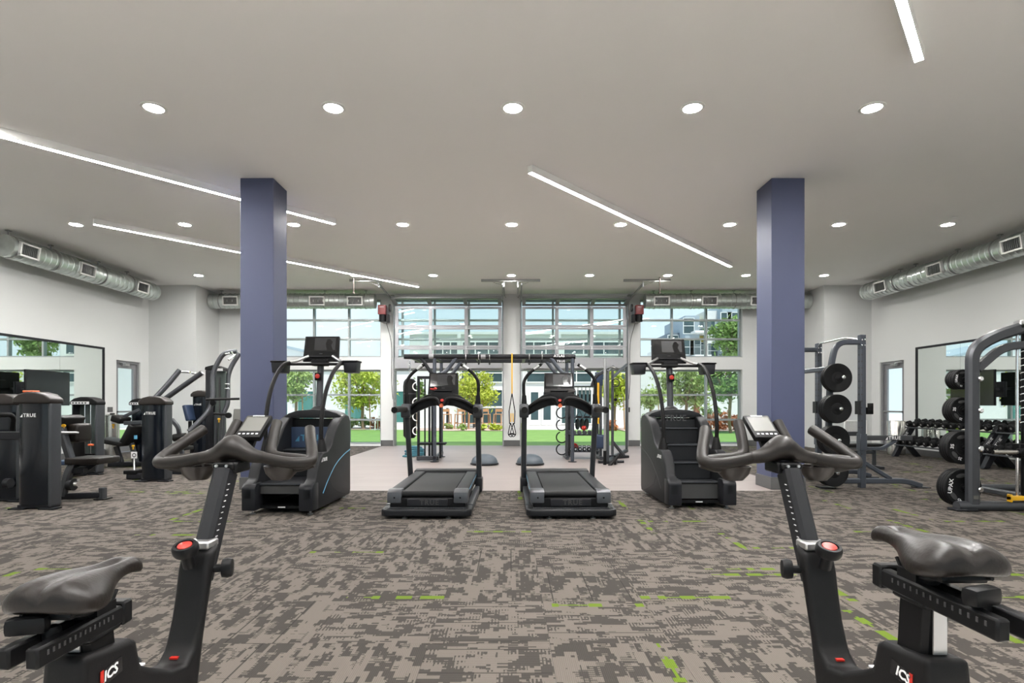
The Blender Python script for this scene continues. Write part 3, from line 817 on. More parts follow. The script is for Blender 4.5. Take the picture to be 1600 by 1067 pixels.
# ---- trees and shrubs
def leaf_cloud(c, r, n, size, rg, clusters=26, squash=0.6):
    m = MB(); c = Vector(c)
    cl = []
    for k in range(clusters):
        while True:
            d = Vector((rg.uniform(-1, 1), rg.uniform(-1, 1), rg.uniform(-1, 1)))
            if 0.25 < d.length < 1: break
        cl.append((c + Vector((d.x * r[0], d.y * r[1], d.z * r[2])) * 0.80, rg.uniform(.16, .34)))
    vs, fs = [], []
    for k in range(n):
        cc, cr = rg.choice(cl)
        d = Vector((rg.gauss(0, .5), rg.gauss(0, .5), rg.gauss(0, .42)))
        p = cc + Vector((d.x * r[0] * cr, d.y * r[1] * cr, d.z * r[2] * cr)) * 1.5
        s_ = size * rg.uniform(.6, 1.3)
        q = Quaternion((rg.gauss(0, 1), rg.gauss(0, 1), rg.gauss(0, 1), rg.gauss(0, 1))).normalized()
        i = len(vs)
        vs += [p + q @ Vector((-s_, 0, 0)), p + q @ Vector((0, -s_ * .4, s_ * .1)), p + q @ Vector((s_, 0, 0)), p + q @ Vector((0, s_ * .4, s_ * .1))]
        fs += [(i, i + 1, i + 2), (i, i + 2, i + 3)]
    m.v, m.f = vs, fs
    return m
def tree(px_, py, d, rx, rz, leafm, label, n=1900, stakes=True, size=.12):
    rg = random.Random(int(px_ * 7 + py))
    c = at(px_, py, d)
    t = thing('tree', label, 'tree', (c.x, d, 0), group='young trees beyond the lawn')
    Rx, Rz = rx * d / F, rz * d / F
    tr = MB().tube(smooth_path([(c.x + .05, d, -.02), (c.x, d + .03, (c.z - Rz) * .5), (c.x + .04, d, c.z - Rz * .4), (c.x, d, c.z + Rz * .3)]), .06 + .01 * Rx, 8, scales=None)
    for k in range(5):
        a = k * 1.256 + rg.random()
        tr.tube(smooth_path([(c.x, d, c.z - Rz * .7), (c.x + math.cos(a) * Rx * .35, d + math.sin(a) * Rx * .35, c.z - Rz * .2), (c.x + math.cos(a) * Rx * .6, d + math.sin(a) * Rx * .6, c.z + Rz * .35)], 3), .025, 6)
    tr.build('trunk', MT['bark'], t, world=True)
    leaf_cloud(c, (Rx, Rx, Rz), n, size, rg).build('foliage', leafm, t, world=True, smooth=0)
    if stakes:
        MB().cyl((c.x + .45, d - .2, -.02), (c.x + .4, d - .2, 1.7), .03, n=8).build('stake', MT['teak'], t, world=True)
tree(462, 601, 28.4, 34, 30, MT['leaf_pale'], 'airy pale green tree at the far left outside the lower window')
tree(566, 604, 27.9, 50, 36, MT['leaf_lime'], 'round lime green tree outside the left lower window', 3200)
tree(742, 606, 30.4, 36, 38, MT['leaf_lime'], 'lime green staked tree behind the wooden bar stools', 2400)
tree(960, 604, 27.0, 26, 32, MT['leaf_lime'], 'lime green tree outside the right overhead door', 1700)
tree(1016, 622, 31.6, 24, 18, MT['leaf_pale'], 'small pale green tree at the left of the right lower window', 1100)
tree(1072, 605, 28.0, 44, 34, MT['leaf_pale'], 'wide pale green tree in the middle of the right lower window', 3000)
tree(1140, 598, 24.2, 40, 40, MT['leaf_green'], 'darker green tree at the right edge of the right lower window', 2600)
tree(1142, 528, 44.0, 36, 38, MT['leaf_green'], 'tall mid green tree in front of the apartment block', 3000, False, .2)
tree(652, 616, 31.0, 14, 22, MT['leaf_green'], 'slim dark green tree seen past the boxing bag', 900, False)
tree(1215, 590, 30.5, 40, 40, MT['leaf_lime'], 'lime green tree right of the far window corner', 1500)
tree(372, 596, 27.5, 42, 36, MT['leaf_lime'], 'lime green tree beyond the left navy column', 1500)
def shrub(px_, py, d, rx, rz, leafm, label, n=380):
    rg = random.Random(int(px_ * 13 + py)); c = at(px_, py, d)
    t = thing('shrub', label, 'shrub', (c.x, d, 0), group='shrubs beyond the lawn')
    Rx, Rz = rx * d / F, rz * d / F
    cz = Rz * .9
    st = MB()
    for k in range(4): st.tube([(c.x, d, -.02), (c.x + rg.uniform(-.5, .5) * Rx, d + rg.uniform(-.3, .3), cz)], .012, 5)
    st.build('stem', MT['bark'], t, world=True)
    leaf_cloud((c.x, d, cz), (Rx, min(Rx, .5), Rz), n, .09, rg, 12).build('foliage', leafm, t, world=True, smooth=0)
for i, (a, b, m_, w) in enumerate(((508, 'leaf_pale', 'pale green', 'left'), (527, 'leaf_green', 'dark green', 'second'), (548, 'leaf_pale', 'pale green', 'third'), (570, 'leaf_green', 'mid green', 'fourth'), (588, 'leaf_red', 'orange-red', 'right'))):
    shrub(a, 668, 28.4 + .2 * (i % 2), 13, 10, MT[b], '%s low shrub under the left lower window view, %s of five' % (m_, {'left': 'leftmost', 'right': 'rightmost'}.get(w, w + ' from the left')))
for i, (a, d_, lm, lab) in enumerate(((700, 27.6, 'leaf_pale', 'small grass tuft left of the bar stools'), (722, 26.2, 'leaf_pale', 'small grass tuft in front of the bar stools'), (755, 26.2, 'leaf_lime', 'lime grass tuft right of the bar stools'), (770, 26.3, 'leaf_lime', 'low lime plant at the right jamb of the left overhead door'), (781, 26.4, 'leaf_lime', 'rightmost low lime plant in the left overhead door opening'), (811, 27.0, 'leaf_lime', 'small lime plant behind the pier with the suspension strap'))):
    shrub(a, 668, d_, 8, 5, MT[lm], lab, 160)
for i, (a, lm, lab) in enumerate(((1008, 'leaf_green', 'dark green shrub at the left of the right lower window'), (1030, 'leaf_green', 'dark green shrub behind the right stair climber console'), (1112, 'leaf_red', 'orange-red shrub left of the staked tree, right window'), (1130, 'leaf_red', 'orange-red shrub in the middle of the right planting bed'), (1150, 'leaf_red', 'orange-red shrub at the right edge of the right window'), (958, 'leaf_red', 'orange-red shrub outside the right overhead door'))):
    shrub(a, 668, 26.4, 13, 15 if i < 5 else 9, MT[lm], lab, 420)
for i, (a, lab) in enumerate(((1098, 'left'), (1110, 'middle'), (1122, 'right'))):
    shrub(a, 640, 30.6, 8, 18, MT['leaf_green'], 'trimmed hedge plant above the low white wall, %s of three' % lab, 420)

# ---- teak bar stools and tables
def bar_stool(x, y, rz, label):
    t = thing('bar_stool', label, 'stool', (x, y, 0), rz, 'teak bar stools outside')
    MB().bx(-.21, .21, -.2, .2, .70, .735).build('seat', MT['teak'], t, bevel=.008, segs=1)
    for sx in (-1, 1):
        MB().rtube([(sx * .21, -.2, 0), (sx * .18, -.17, .70)], .05, .05).build('leg', MT['teak'], t)
        MB().rtube([(sx * .21, .2, 0), (sx * .18, .17, .72), (sx * .19, .21, .98)], .05, .05).build('leg', MT['teak'], t)
        MB().bx(sx * .2 - .015, sx * .2 + .015, -.17, .17, .28, .32).build('stretcher', MT['teak'], t, smooth=0)
    MB().bx(-.20, .20, .19, .22, .84, .98).build('backrest', MT['teak'], t, bevel=.006, segs=1)
    MB().bx(-.19, .19, -.2, -.17, .25, .29).build('footrest', MT['teak'], t, smooth=0)
for (x, y, rz, lab) in ((-3.15, 27.9, .4, 'leftmost of the teak bar stools outside'), (-2.5, 28.05, -.3, 'second teak bar stool from the left outside'), (-1.86, 27.95, .2, 'teak bar stool behind the treadmill upright outside'), (-1.22, 28.1, .3, 'teak bar stool leaning by the staked tree'), (-.58, 28.0, -.25, 'rightmost of the teak bar stools outside')):
    bar_stool(x, y, rz, lab)
def bar_table(x, label):
    t = thing('bar_table', label, 'table', (x, 29.0, 0))
    MB().bx(x - .75, x + .75, 28.7, 29.3, 1.02, 1.06).build('tabletop', MT['white_metal'], t, world=True, smooth=0)
    for sx in (-.68, .68):
        for sy in (28.76, 29.24):
            MB().bx(x + sx - .03, x + sx + .03, sy - .03, sy + .03, 0, 1.02).build('leg', MT['gun'], t, world=True, smooth=0)
bar_table(-2.55, 'long white bar table behind the left teak stools')
bar_table(-.95, 'white bar table behind the right teak stools')
ch = thing('garden_chair', 'white wire garden chair at the right edge of the left lower window', 'chair', (-6.15, 26.9, 0))
MB().tube(smooth_path([(-6.4, 26.7, -.02), (-6.4, 26.75, .45), (-6.38, 27.1, .9), (-6.15, 27.15, 1.05), (-5.92, 27.1, .9), (-5.9, 26.75, .45), (-5.9, 26.7, -.02)]), .025, 8).build('frame', MT['white_metal'], ch, world=True)
MB().bx(-6.4, -5.9, 26.7, 27.15, .42, .46).build('seat', MT['white_metal'], ch, world=True, bevel=.01, segs=1)
for k in range(5):
    MB().cyl((-6.35 + k * .1, 27.1, .46), (-6.33 + k * .09, 27.13, .96), .012, n=6).build('back_bar', MT['white_metal'], ch, world=True)
for sx in (-6.37, -5.93): MB().cyl((sx, 27.15, -.02), (sx, 27.1, .43), .02, n=8).build('leg', MT['white_metal'], ch, world=True)

# ================================================================== CEILING LAMPS, DUCTS, DOOR GEAR
ORD = ['leftmost', 'second from left', 'third from left', 'fourth from left', 'fifth from left', 'fourth from right', 'third from right', 'second from right', 'rightmost']
ring_me = MB().lathe([(.098, -.012), (.128, -.006), (.13, 0.0)], n=28, caps=False).build('trim_ring', MT['white_metal']); 
lens_me = MB().lathe([(0.0, -.006), (.098, -.006), (.098, 0.0), (0.0, 0.0)], n=28).build('lens', MT['disc'])
ring_data, lens_data = ring_me.data, lens_me.data
bpy.data.objects.remove(ring_me); bpy.data.objects.remove(lens_me)
def downlight(x, y, label):
    t = thing('downlight', label, 'ceiling light', (x, y, CEIL), group='recessed ceiling downlights')
    for nm, d in (('trim_ring', ring_data), ('lens', lens_data)):
        o = bpy.data.objects.new(nm, d); COL.objects.link(o); o.parent = t
for row, (yy, nm) in enumerate(((-1.8, 'behind the viewpoint'), (2.13, 'above the bikes'), (6.07, 'nearest row'), (10.0, 'middle row'), (13.94, 'farthest row'))):
    for k in range(-4, 5):
        if row == 1 and k == -2: pass
        downlight(k * 1.935 + .03, yy, 'round recessed ceiling downlight, %s in the %s' % (ORD[k + 4], nm if row > 1 else 'row ' + nm))

def linear_lamp(x0, y0, x1, y1, label):
    a, b = Vector((x0, y0, 0)), Vector((x1, y1, 0))
    d = (b - a).normalized(); w = Vector((-d.y, d.x, 0)); L = (b - a).length
    t = thing('linear_lamp', label, 'ceiling light', ((x0 + x1) / 2, (y0 + y1) / 2, CEIL), group='diagonal linear ceiling lamps')
    rot = Matrix((d, w, Vector((0, 0, 1)))).transposed()
    c = (a + b) / 2
    MB().box(c + Vector((0, 0, CEIL - .0445)), (L, .075, .083), rot).box(c + Vector((0, 0, CEIL - .095)) + w * .0355, (L, .004, .018), rot).box(c + Vector((0, 0, CEIL - .095)) - w * .0355, (L, .004, .018), rot).build('housing', MT['white_metal'], t, world=True, smooth=0)
    MB().box(c + Vector((0, 0, CEIL - .099)), (L - .01, .066, .008), rot).build('diffuser', MT['strip'], t, world=True, smooth=0)
    for e_ in (a, b):
        MB().box(e_ + Vector((0, 0, CEIL - .054)) + d * (.004 if e_ is b else -.004), (.008, .078, .098), rot).build('end_cap', MT['white_metal'], t, world=True, smooth=0)
linear_lamp(-7.70, 4.52, -3.02, 9.68, 'long diagonal linear ceiling lamp running behind the left column, nearer one')
linear_lamp(-7.16, 9.69, -2.42, 14.86, 'long diagonal linear ceiling lamp behind the left column, farther one')
linear_lamp(.27, 7.53, 4.97, 12.69, 'long diagonal linear ceiling lamp left of the right column')
linear_lamp(-1.0, -.08, 3.69, 5.08, 'diagonal linear ceiling lamp cut off at the top right')

# ---- spiral ducts
DR, DZc = 0.205, 4.10
def duct(label, p0, p1, grilles, gdir, hangers, caps=True):
    p0, p1 = Vector(p0), Vector(p1)
    ax_ = (p1 - p0).normalized(); L = (p1 - p0).length
    t = thing('spiral_duct', label, 'duct', ((p0 + p1) / 2).to_tuple())
    prof = [(DR * .9, 0.0), (DR, 0.004)]
    z = 0.14
    while z < L - .02:
        prof += [(DR, z - .014), (DR + .013, z - .006), (DR + .013, z + .006), (DR, z + .014)]
        z += .14
    prof += [(DR, L - .004), (DR * .9, L)]
    MB().lathe(prof, p0, 28, ax_).build('duct_pipe', MT['galv'], t, world=True, smooth=30)
    g = Vector(gdir).normalized(); upv = ax_.cross(g).normalized()
    for s_ in grilles:
        c = p0 + ax_ * s_ + g * (DR + .018)
        rot = Matrix((ax_, upv, g)).transposed()
        fr = MB()
        W, H = .40, .22
        for (du, dv, a, b) in ((0, H / 2, W + .03, .03), (0, -H / 2, W + .03, .03), (W / 2, 0, .03, H), (-W / 2, 0, .03, H)):
            fr.box(c + ax_ * du + upv * dv, (a, b, .05), rot)
        go = fr.build('grille', MT['white_metal'], t, world=True, smooth=0)
        MB().box(c - g * .012, (W - .02, H - .02, .01), rot).build('grille_back', MT['slot_dark'], go, world=True, smooth=0)
        for k in range(9):
            MB().box(c + ax_ * ((k - 4) * .038) + g * .004, (.007, H - .03, .02), rot).build('louvre', MT['steel'], go, world=True, smooth=0)
    for s_ in hangers:
        c = p0 + ax_ * s_
        hg = MB().cyl(c + Vector((0, 0, DR)), Vector((c.x, c.y, CEIL - .001)), .012, n=8)
        hg.torus(c, DR + .010, .010, ax_, 24, 6)
        hg.box((c.x, c.y, CEIL - .008), (.07, .07, .014))
        hg.build('hanger', MT['steel'], t, world=True)
    return t
duct('round spiral duct high along the left wall', (-9.22, 10.25, DZc), (-9.22, 14.55, DZc), (.30, 1.75, 3.55), (1, 0, -.15), (.1, 1.05, 2.35, 3.3))
duct('round spiral duct high along the right wall', (9.22, 7.2, DZc), (9.22, 14.55, DZc), (1.0, 2.9, 4.75, 6.5), (-1, 0, -.15), (.5, 2.3, 3.4, 4.4, 5.6, 6.1))
duct('short spiral duct above the left windows', (-8.40, 15.82, DZc), (-3.78, 15.82, DZc), (.65, 3.05, 4.1), (0, -1, -.12), (.3, 2.0, 3.2, 4.35))
duct('short spiral duct above the right windows', (3.78, 15.82, DZc), (8.40, 15.82, DZc), (.42, 1.75, 3.1), (0, -1, -.12), (.25, 1.3, 2.5, 3.9))

# ---- hangers, braces and motors of the overhead doors
def track_hanger(x0, x1, drops, label):
    t = thing('track_hanger', label, 'bracket', ((x0 + x1) / 2, 14.4, CEIL))
    MB().bx(x0, x1, 14.37, 14.42, CEIL - .06, CEIL).build('strut', MT['steel'], t, world=True, smooth=0)
    for (x, s_) in drops:
        MB().bx(x - .022, x + .022, 14.38, 14.40, 4.2, CEIL - .06).build('drop_angle', MT['door_alu'], t, world=True, smooth=0)
        MB().rtube([(x, 14.39, 4.24), (x + s_ * .26, 14.5, CEIL - .06)], .03, .008).build('brace', MT['door_alu'], t, world=True, smooth=0)
        MB().rtube([(x, 14.4, 4.27), (x, 15.4, 4.23)], .03, .03).build('track_arm', MT['door_alu'], t, world=True, smooth=0)
track_hanger(-4.10, -2.86, ((-3.36, -1),), 'metal ceiling bracket holding the left end of the left overhead door track')
track_hanger(-.74, .77, ((-.16, -1), (.2, 1)), 'metal ceiling bracket in the middle between both overhead doors')
track_hanger(2.90, 4.10, ((3.40, 1),), 'metal ceiling bracket holding the right end of the right overhead door track')
def opener(x, sx, label):
    t = thing('door_opener', label, 'motor', (x, 15.85, 3.45))
    MB().bx(x - .11, x + .11, 15.70, 15.90, 3.72, 3.98).build('housing', MT['opener_red'], t, world=True, bevel=.012)
    MB().bx(x - .06, x + .06, 15.694, 15.699, 3.915, 3.93).build('label_strip', MT['white_print'], t, world=True, smooth=0)
    MB().cyl((x, 15.80, 3.52), (x, 15.80, 3.72), .095).box((x - sx * .15, 15.85, 3.62), (.09, .14, .22)).build('motor', MT['black'], t, world=True, bevel=.008, segs=1)
    MB().lathe([(.02, -.02), (.11, -.02), (.11, .02), (.02, .02)], (x - sx * .2, 15.85, 3.92), 16, (1, 0, 0)).build('chain_wheel', MT['dark_rod'], t, world=True)
    MB().bx(x - .1, x + .1, 15.92, 16.29, 3.55, 3.95).build('mounting_plate', MT['steel'], t, world=True, smooth=0)
    MB().tube(smooth_path([(x - sx * .1, 15.85, 3.5), (x - sx * .2, 16.05, 2.9), (x - sx * .17, 16.2, 1.9), (x - sx * .2, 16.24, 1.35)]), .008, 6).build('cable', MT['black'], t, world=True)
    MB().bx(x - sx * .2 - .035, x - sx * .2 + .035, 16.245, 16.295, .98, 1.12).build('wall_switch', MT['black'], t, world=True, bevel=.005, segs=1)
opener(-3.58, -1, 'red door motor beside the left overhead door')
opener(3.62, 1, 'red door motor beside the right overhead door')
for (x, lab) in ((-3.93, 'dark threaded rod hanging from the ceiling by the left door bracket'), (3.76, 'dark threaded rod hanging from the ceiling by the right door bracket')):
    single('threaded_rod', MB().cyl((x, 14.15, 4.0), (x, 14.15, CEIL - .001), .018, n=8).lathe([(.02, -.02), (.045, -.015), (.045, .015), (.02, .02)], (x, 14.15, 4.0), 10), MT['dark_rod'], lab, 'rod')
# ceiling sprinkler / detector plate
single('ceiling_plate', MB().lathe([(0, -.012), (.05, -.01), (.055, 0), (0, 0)], (7.6, 9.65, CEIL), 16), MT['white_metal'], 'small white ceiling plate below the rightmost middle-row downlight', 'ceiling plate')

# ---- wall grille, outlets, televisions, bin
g = thing('wall_grille', 'white louvred return-air grille low on the right pier', 'grille', (8.94, YP, .25))
gx0, gx1, gz0, gz1 = 8.95, 9.55, .22, .78
MB().bx(gx0, gx1, YP - .03, YP - .001, gz1 - .03, gz1).bx(gx0, gx1, YP - .03, YP - .001, gz0, gz0 + .03).bx(gx0, gx0 + .03, YP - .03, YP - .001, gz0 + .03, gz1 - .03).bx(gx1 - .03, gx1, YP - .03, YP - .001, gz0 + .03, gz1 - .03).build('frame', MT['white_metal'], g, world=True, smooth=0)
MB().bx(gx0 + .03, gx1 - .03, YP - .008, YP - .002, gz0 + .03, gz1 - .03).build('backing', MT['base_grey'], g, world=True, smooth=0)
for k in range(14):
    x = gx0 + .05 + k * .037
    MB().bx(x, x + .016, YP - .026, YP - .009, gz0 + .03, gz1 - .03).build('louvre', MT['white_metal'], g, world=True, smooth=0)
def television(sx, label):
    t = thing('television', label, 'television', (sx * 9.1, 11.1, 1.19))
    a, b = Vector((sx * 9.05, 10.5, 0)), Vector((sx * 9.15, 11.68, 0))
    d = (b - a).normalized(); n = Vector((-sx * d.y, sx * d.x, 0)); n = n if n.x * sx < 0 else -n
    rot = Matrix((d, n, Vector((0, 0, 1)))).transposed()
    c = (a + b) / 2 + Vector((0, 0, 1.52))
    MB().box(c, ((b - a).length, .04, .68), rot).build('case', MT['black'], t, world=True, bevel=.006, segs=1)
    MB().box(c + n * .0215, ((b - a).length - .03, .003, .65), rot).build('screen', MT['tv'], t, world=True, smooth=0)
    MB().box(c - n * .05, (.5, .06, .35), rot).build('back_box', MT['black_soft'], t, world=True, bevel=.01, segs=1)
    w = Vector((sx * (XW - .04), 11.1, 1.5))
    MB().rtube([c - n * .08, c - n * .2 + Vector((0, .25, 0)), w], .05, .05).box(w, (.03, .2, .3)).build('wall_arm', MT['gun_dark'], t, world=True, smooth=0)
television(-1, 'black wall-mounted television in front of the left mirror')
television(1, 'black wall-mounted television in front of the right mirror')
bn = thing('waste_bin', 'round stainless steel waste bin under the right side door', 'bin', (9.25, 13.5, 0))
MB().lathe([(.17, .0), (.19, .01), (.19, .80), (.185, .81), (.175, .81), (.17, .6), (0, .6)], (9.25, 13.5, 0), 28).build('body', MT['stainless'], bn, world=True)
MB().box((9.13, 13.36, .42), (.12, .03, .10), Matrix.Rotation(R(40), 3, 'Z')).build('flap', MT['black'], bn, world=True, bevel=.008, segs=1)
wp = thing('wipes_dispenser', 'steel wipes dispenser by the left side door', 'dispenser', (-9.25, 13.1, 0))
MB().lathe([(.13, 0), (.14, .01), (.14, .95), (.12, .97), (0, .97)], (-9.25, 13.1, 0), 24).build('body', MT['stainless'], wp, world=True)
MB().lathe([(.05, .97), (.05, 1.0), (0, 1.0)], (-9.25, 13.1, 0), 16).build('lid', MT['black'], wp, world=True)
single('wall_outlet', MB().bx(-XW + .001, -XW + .012, 13.55, 13.72, 1.02, 1.14), MT['base_grey'], 'small grey switch plate between the left mirror and door', 'switch', smooth=0)

# ================================================================== CARDIO
UPV = (0, 0, 1)
def mirror_x(pts): return [(-p[0], p[1], p[2]) for p in pts]

# ---- indoor cycles (local: y forward, z up)
def spin_bike(x, y, saddle_z, label, side, s0, s1):
    t = thing('exercise_bike', label, 'exercise bike', (x, y, 0), group='indoor cycles in the foreground')
    G, B = MT['grip'], MT['black_soft']
    # handlebar
    hz, hv = 1.045, .235
    hb = MB()
    P = lambda a, b, c: (a * .89, hv + b, hz + c)
    # central pad: loft across x
    sec = []
    for i in range(21):
        u = -.10 + .20 * i / 20
        k = math.exp(-(u / .055) ** 2)
        zc, ry, rz_ = .004 + .030 * k, .018 + .034 * k, .016 + .020 * k
        sec.append((u, zc, ry, rz_))
    n = 14; vs = []; fs = []
    for (u, zc, ry, rz_) in sec:
        for k in range(n):
            a = 2 * math.pi * k / n
            vs.append(P(u, ry * math.cos(a) + .01, zc + rz_ * math.sin(a)))
    for i in range(len(sec) - 1):
        for k in range(n):
            k2 = (k + 1) % n; fs.append((i * n + k, i * n + k2, (i + 1) * n + k2, (i + 1) * n + k))
    hb.add(vs, fs)
    for s_ in (-1, 1):
        bar = [P(s_ * .095, .01, .005), P(s_ * .16, .0, -.006), P(s_ * .215, -.002, -.010), P(s_ * .242, .022, -.005), P(s_ * .232, .06, .018), P(s_ * .205, .115, .052), P(s_ * .185, .16, .078)]
        hb.tube(smooth_path(bar, 6), .0165, 12)
        inner = [P(s_ * .238, .03, -.006), P(s_ * .19, .055, -.004), P(s_ * .12, .075, .0), P(s_ * .085, .09, .012), P(s_ * .074, .125, .055), P(s_ * .068, .165, .10)]
        hb.tube(smooth_path(inner, 6), .0160, 12)
    h = hb.build('handlebar', G, t)
    for s_ in (-1, 1):
        MB().tube(smooth_path([P(s_ * .25, .03, -.015), P(s_ * .19, .04, -.03), P(s_ * .12, .05, -.02)], 5), .01, 8).build('bar_brace', G, h)
        MB().lathe([(.0, -.044), (.026, -.040), (.042, -.022), (.048, .0), (.044, .0), (.038, -.016), (.022, -.032), (0, -.034)], P(s_ * .135, .05, -.022), 20).build('bottle_holder', MT['cap_brown'], h)
    # bracket and sliding post
    MB().bx(-.032, .032, hv - .035, hv + .05, hz - .035, hz - .004).bx(-.028, .028, hv - .05, hv - .03, hz - .022, hz - .004).build('handlebar_clamp', MT['black'], t, bevel=.004, segs=1)
    for sx in (-.014, .014):
        MB().lathe([(0, -.002), (.004, -.002), (.004, .004), (0, .004)], (sx, hv - .0525, hz - .012), 8, (0, -1, 0)).build('bolt', MT['steel'], t)
    MB().rtube([(0, .075, .76), (0, hv - .03, hz - .03)], .044, .066, up=(0, 1, 0), c=.2).build('handlebar_post', MT['gun_dark'], t)
    for k in range(13):
        f = .22 + k * .055
        p = Vector((0, .075, .76)).lerp(Vector((0, hv - .03, hz - .03)), f)
        MB().box((side * .0225, p.y - .012, p.z), (.001, .010, .0022)).build('scale_mark', MT['white_print'], t, smooth=0)
    # console tablet
    rot = Matrix.Rotation(R(-55), 3, 'X')
    c = Vector((0, .375, 1.128))
    cs = MB().box(c, (.080, .018, .112), rot).build('console', MT['black'], t, bevel=.006)
    MB().box(c + rot @ Vector((0, -.0096, .008)), (.064, .001, .070), rot).build('console_screen', MT['lcd'], cs, smooth=0)
    for k in range(5):
        MB().box(c + rot @ Vector((-.026 + k * .013, -.0096, -.040)), (.007, .001, .005), rot).build('console_key', MT['white_print'], cs, smooth=0)
    MB().box(c + rot @ Vector((0, -.0096, .050)), (.036, .001, .004), rot).build('console_strip', MT['white_print'], cs, smooth=0)
    MB().rtube(fillet([(0, hv + .04, hz - .01), (0, hv + .10, hz + .02), (0, .375, hz + .07)], .03), .03, .02).build('console_arm', MT['black'], t)
    # frame: front tower, dip, rear tower in one curved moulding
    prof = [(.105, .848), (.055, .832), (.040, .79), (.030, .74), (.014, .68), (-.012, .622), (-.045, .598), (-.10, .612), (-.17, .650), (-.205, .672), (-.218, .728), (-.235, .738), (-.36, .756), (-.368, .69), (-.33, .52), (-.24, .34), (-.12, .25), (.05, .22), (.08, .26), (.03, .40), (.005, .53), (.03, .64), (.065, .75)]
    MB().prism(prof, 'X', -.038, .038).build('frame', B, t, bevel=.014, segs=3, smooth=45)
    MB().bx(-.03, .03, .058, .112, .836, .856).build('frame_collar', MT['steel'], t, bevel=.004, segs=1)
    # dial with red cap
    d0, dn = Vector((0, .012, .850)), Vector((0, -.35, .94)).normalized()
    dl = MB().lathe([(.014, -.05), (.014, -.012), (.026, -.012), (.0295, -.004), (.0295, .008), (.026, .013), (.020, .013), (.019, .009), (0, .009)], d0, 22, dn).build('resistance_dial', MT['black'], t)
    MB().lathe([(0, .0092), (.017, .0092), (.016, .0125), (.008, .014), (0, .014)], d0, 20, dn).build('dial_cap', MT['red'], dl)
    MB().lathe([(.010, 0), (.010, .02), (.023, .022), (.025, .034), (.022, .044), (0, .046)], (side * .034, .075, .785), 14, (side, .25, 0)).build('height_knob', MT['black'], t)
    # seat post, slider, saddle
    sz = saddle_z
    q = (s0 + s1) / 2
    MB().rtube([(0, -.285, .66), (0, -.285 - .015, sz - .085)], .048, .075, up=(0, 1, 0)).build('seat_post', MT['black'], t)
    MB().bx(-.012, .012, -.339, -.336, .755, sz - .10).build('post_scale', MT['steel'], t, smooth=0)
    sl = MB().bx(-.034, -.012, s0, s1, sz - .092, sz - .057).bx(.012, .034, s0, s1, sz - .092, sz - .057).bx(-.034, .034, s1, s1 + .028, sz - .098, sz - .052).bx(-.034, .034, -.345, -.26, sz - .098, sz - .086).build('seat_slider', MT['black'], t, bevel=.004, segs=1)
    for k in range(14):
        MB().box((side * .0346, s0 + .02 + k * (s1 - s0 - .04) / 14, sz - .070), (.001, .004, .008)).build('scale_mark', MT['grey_print'], sl, smooth=0)
    MB().cyl((0, s0 + .07, sz - .075), (0, s0 + .07, sz - .045), .014).box((-.02, s0 + .045, sz - .036), (.060, .028, .030), Matrix.Rotation(R(18), 3, 'Z')).build('slider_clamp', MT['black'], t, bevel=.010)
    rails = MB()
    for s_ in (-1, 1):
        rails.tube(smooth_path([(s_ * .016, -.25, sz - .030), (s_ * .020, -.275, sz - .046), (s_ * .022, -.33, sz - .046), (s_ * .040, -.40, sz - .024)], 5), .0042, 8)
    rails.bx(-.03, .03, -.32, -.27, sz - .062, sz - .040)
    rails.build('saddle_rails', MT['black'], t)
    saddle(t, sz)
    # label plate on the rear tower
    pl = MB().box((side * .0388, -.295, .700), (.0012, .056, .030), Matrix.Rotation(R(6), 3, 'X')).build('label_plate', MT['screen'], t, smooth=0)
    tx = text_mb('ICS', .026, .0006, bold=.0007, shear=.2); facing(tx, (side * .0398, -.299, .700), (0, side, .1 * side), (0, -.1, 1)); tx.build('lettering', MT['white_print'], pl)
    MB().box((side * .0396, -.321, .698), (.001, .008, .030)).build('red_bar', MT['red'], pl, smooth=0)
    for (v_, z_) in ((-.16, .645), (-.03, .612)):
        MB().box((0, v_, z_ + (.004 if v_ < -.1 else -.004)), (.018, .016, .004)).build('warning_label', MT['red'] if v_ > -.1 else MT['white_print'], t, smooth=0)
    # lower half: flywheel, cranks, pedals, feet
    MB().lathe([(.02, -.02), (.12, -.02), (.135, -.014), (.135, .014), (.12, .02), (.02, .02)], (0, .20, .205), 40, (1, 0, 0)).build('flywheel', MT['gun_dark'], t)
    MB().prism([(.0, .36), (.05, .36), (.23, .22), (.22, .18), (.17, .18), (.0, .26)], 'X', -.045, -.033).prism([(.0, .36), (.05, .36), (.23, .22), (.22, .18), (.17, .18), (.0, .26)], 'X', .033, .045).build('fork', B, t, bevel=.004, segs=1)
    MB().prism([(-.12, .26), (.02, .20), (.12, .24), (.36, .085), (.36, .045), (-.55, .045), (-.55, .085), (-.25, .12)], 'X', -.03, .03).build('base_beam', MT['gun_dark'], t, bevel=.006, segs=1)
    for v_ in (.40, -.58):
        MB().rtube([(-.27, v_, .05), (.27, v_, .05)], .05, .05).build('stabiliser', MT['gun_dark'], t)
        for s_ in (-.24, .24): MB().lathe([(.018, 0), (.02, .004), (.02, .02), (.01, .026)], (s_, v_, 0), 12).build('foot', MT['rubber'], t)
    MB().lathe([(.02, -.055), (.085, -.05), (.085, .05), (.02, .055)], (0, -.10, .36), 24, (1, 0, 0)).build('crank_housing', B, t)
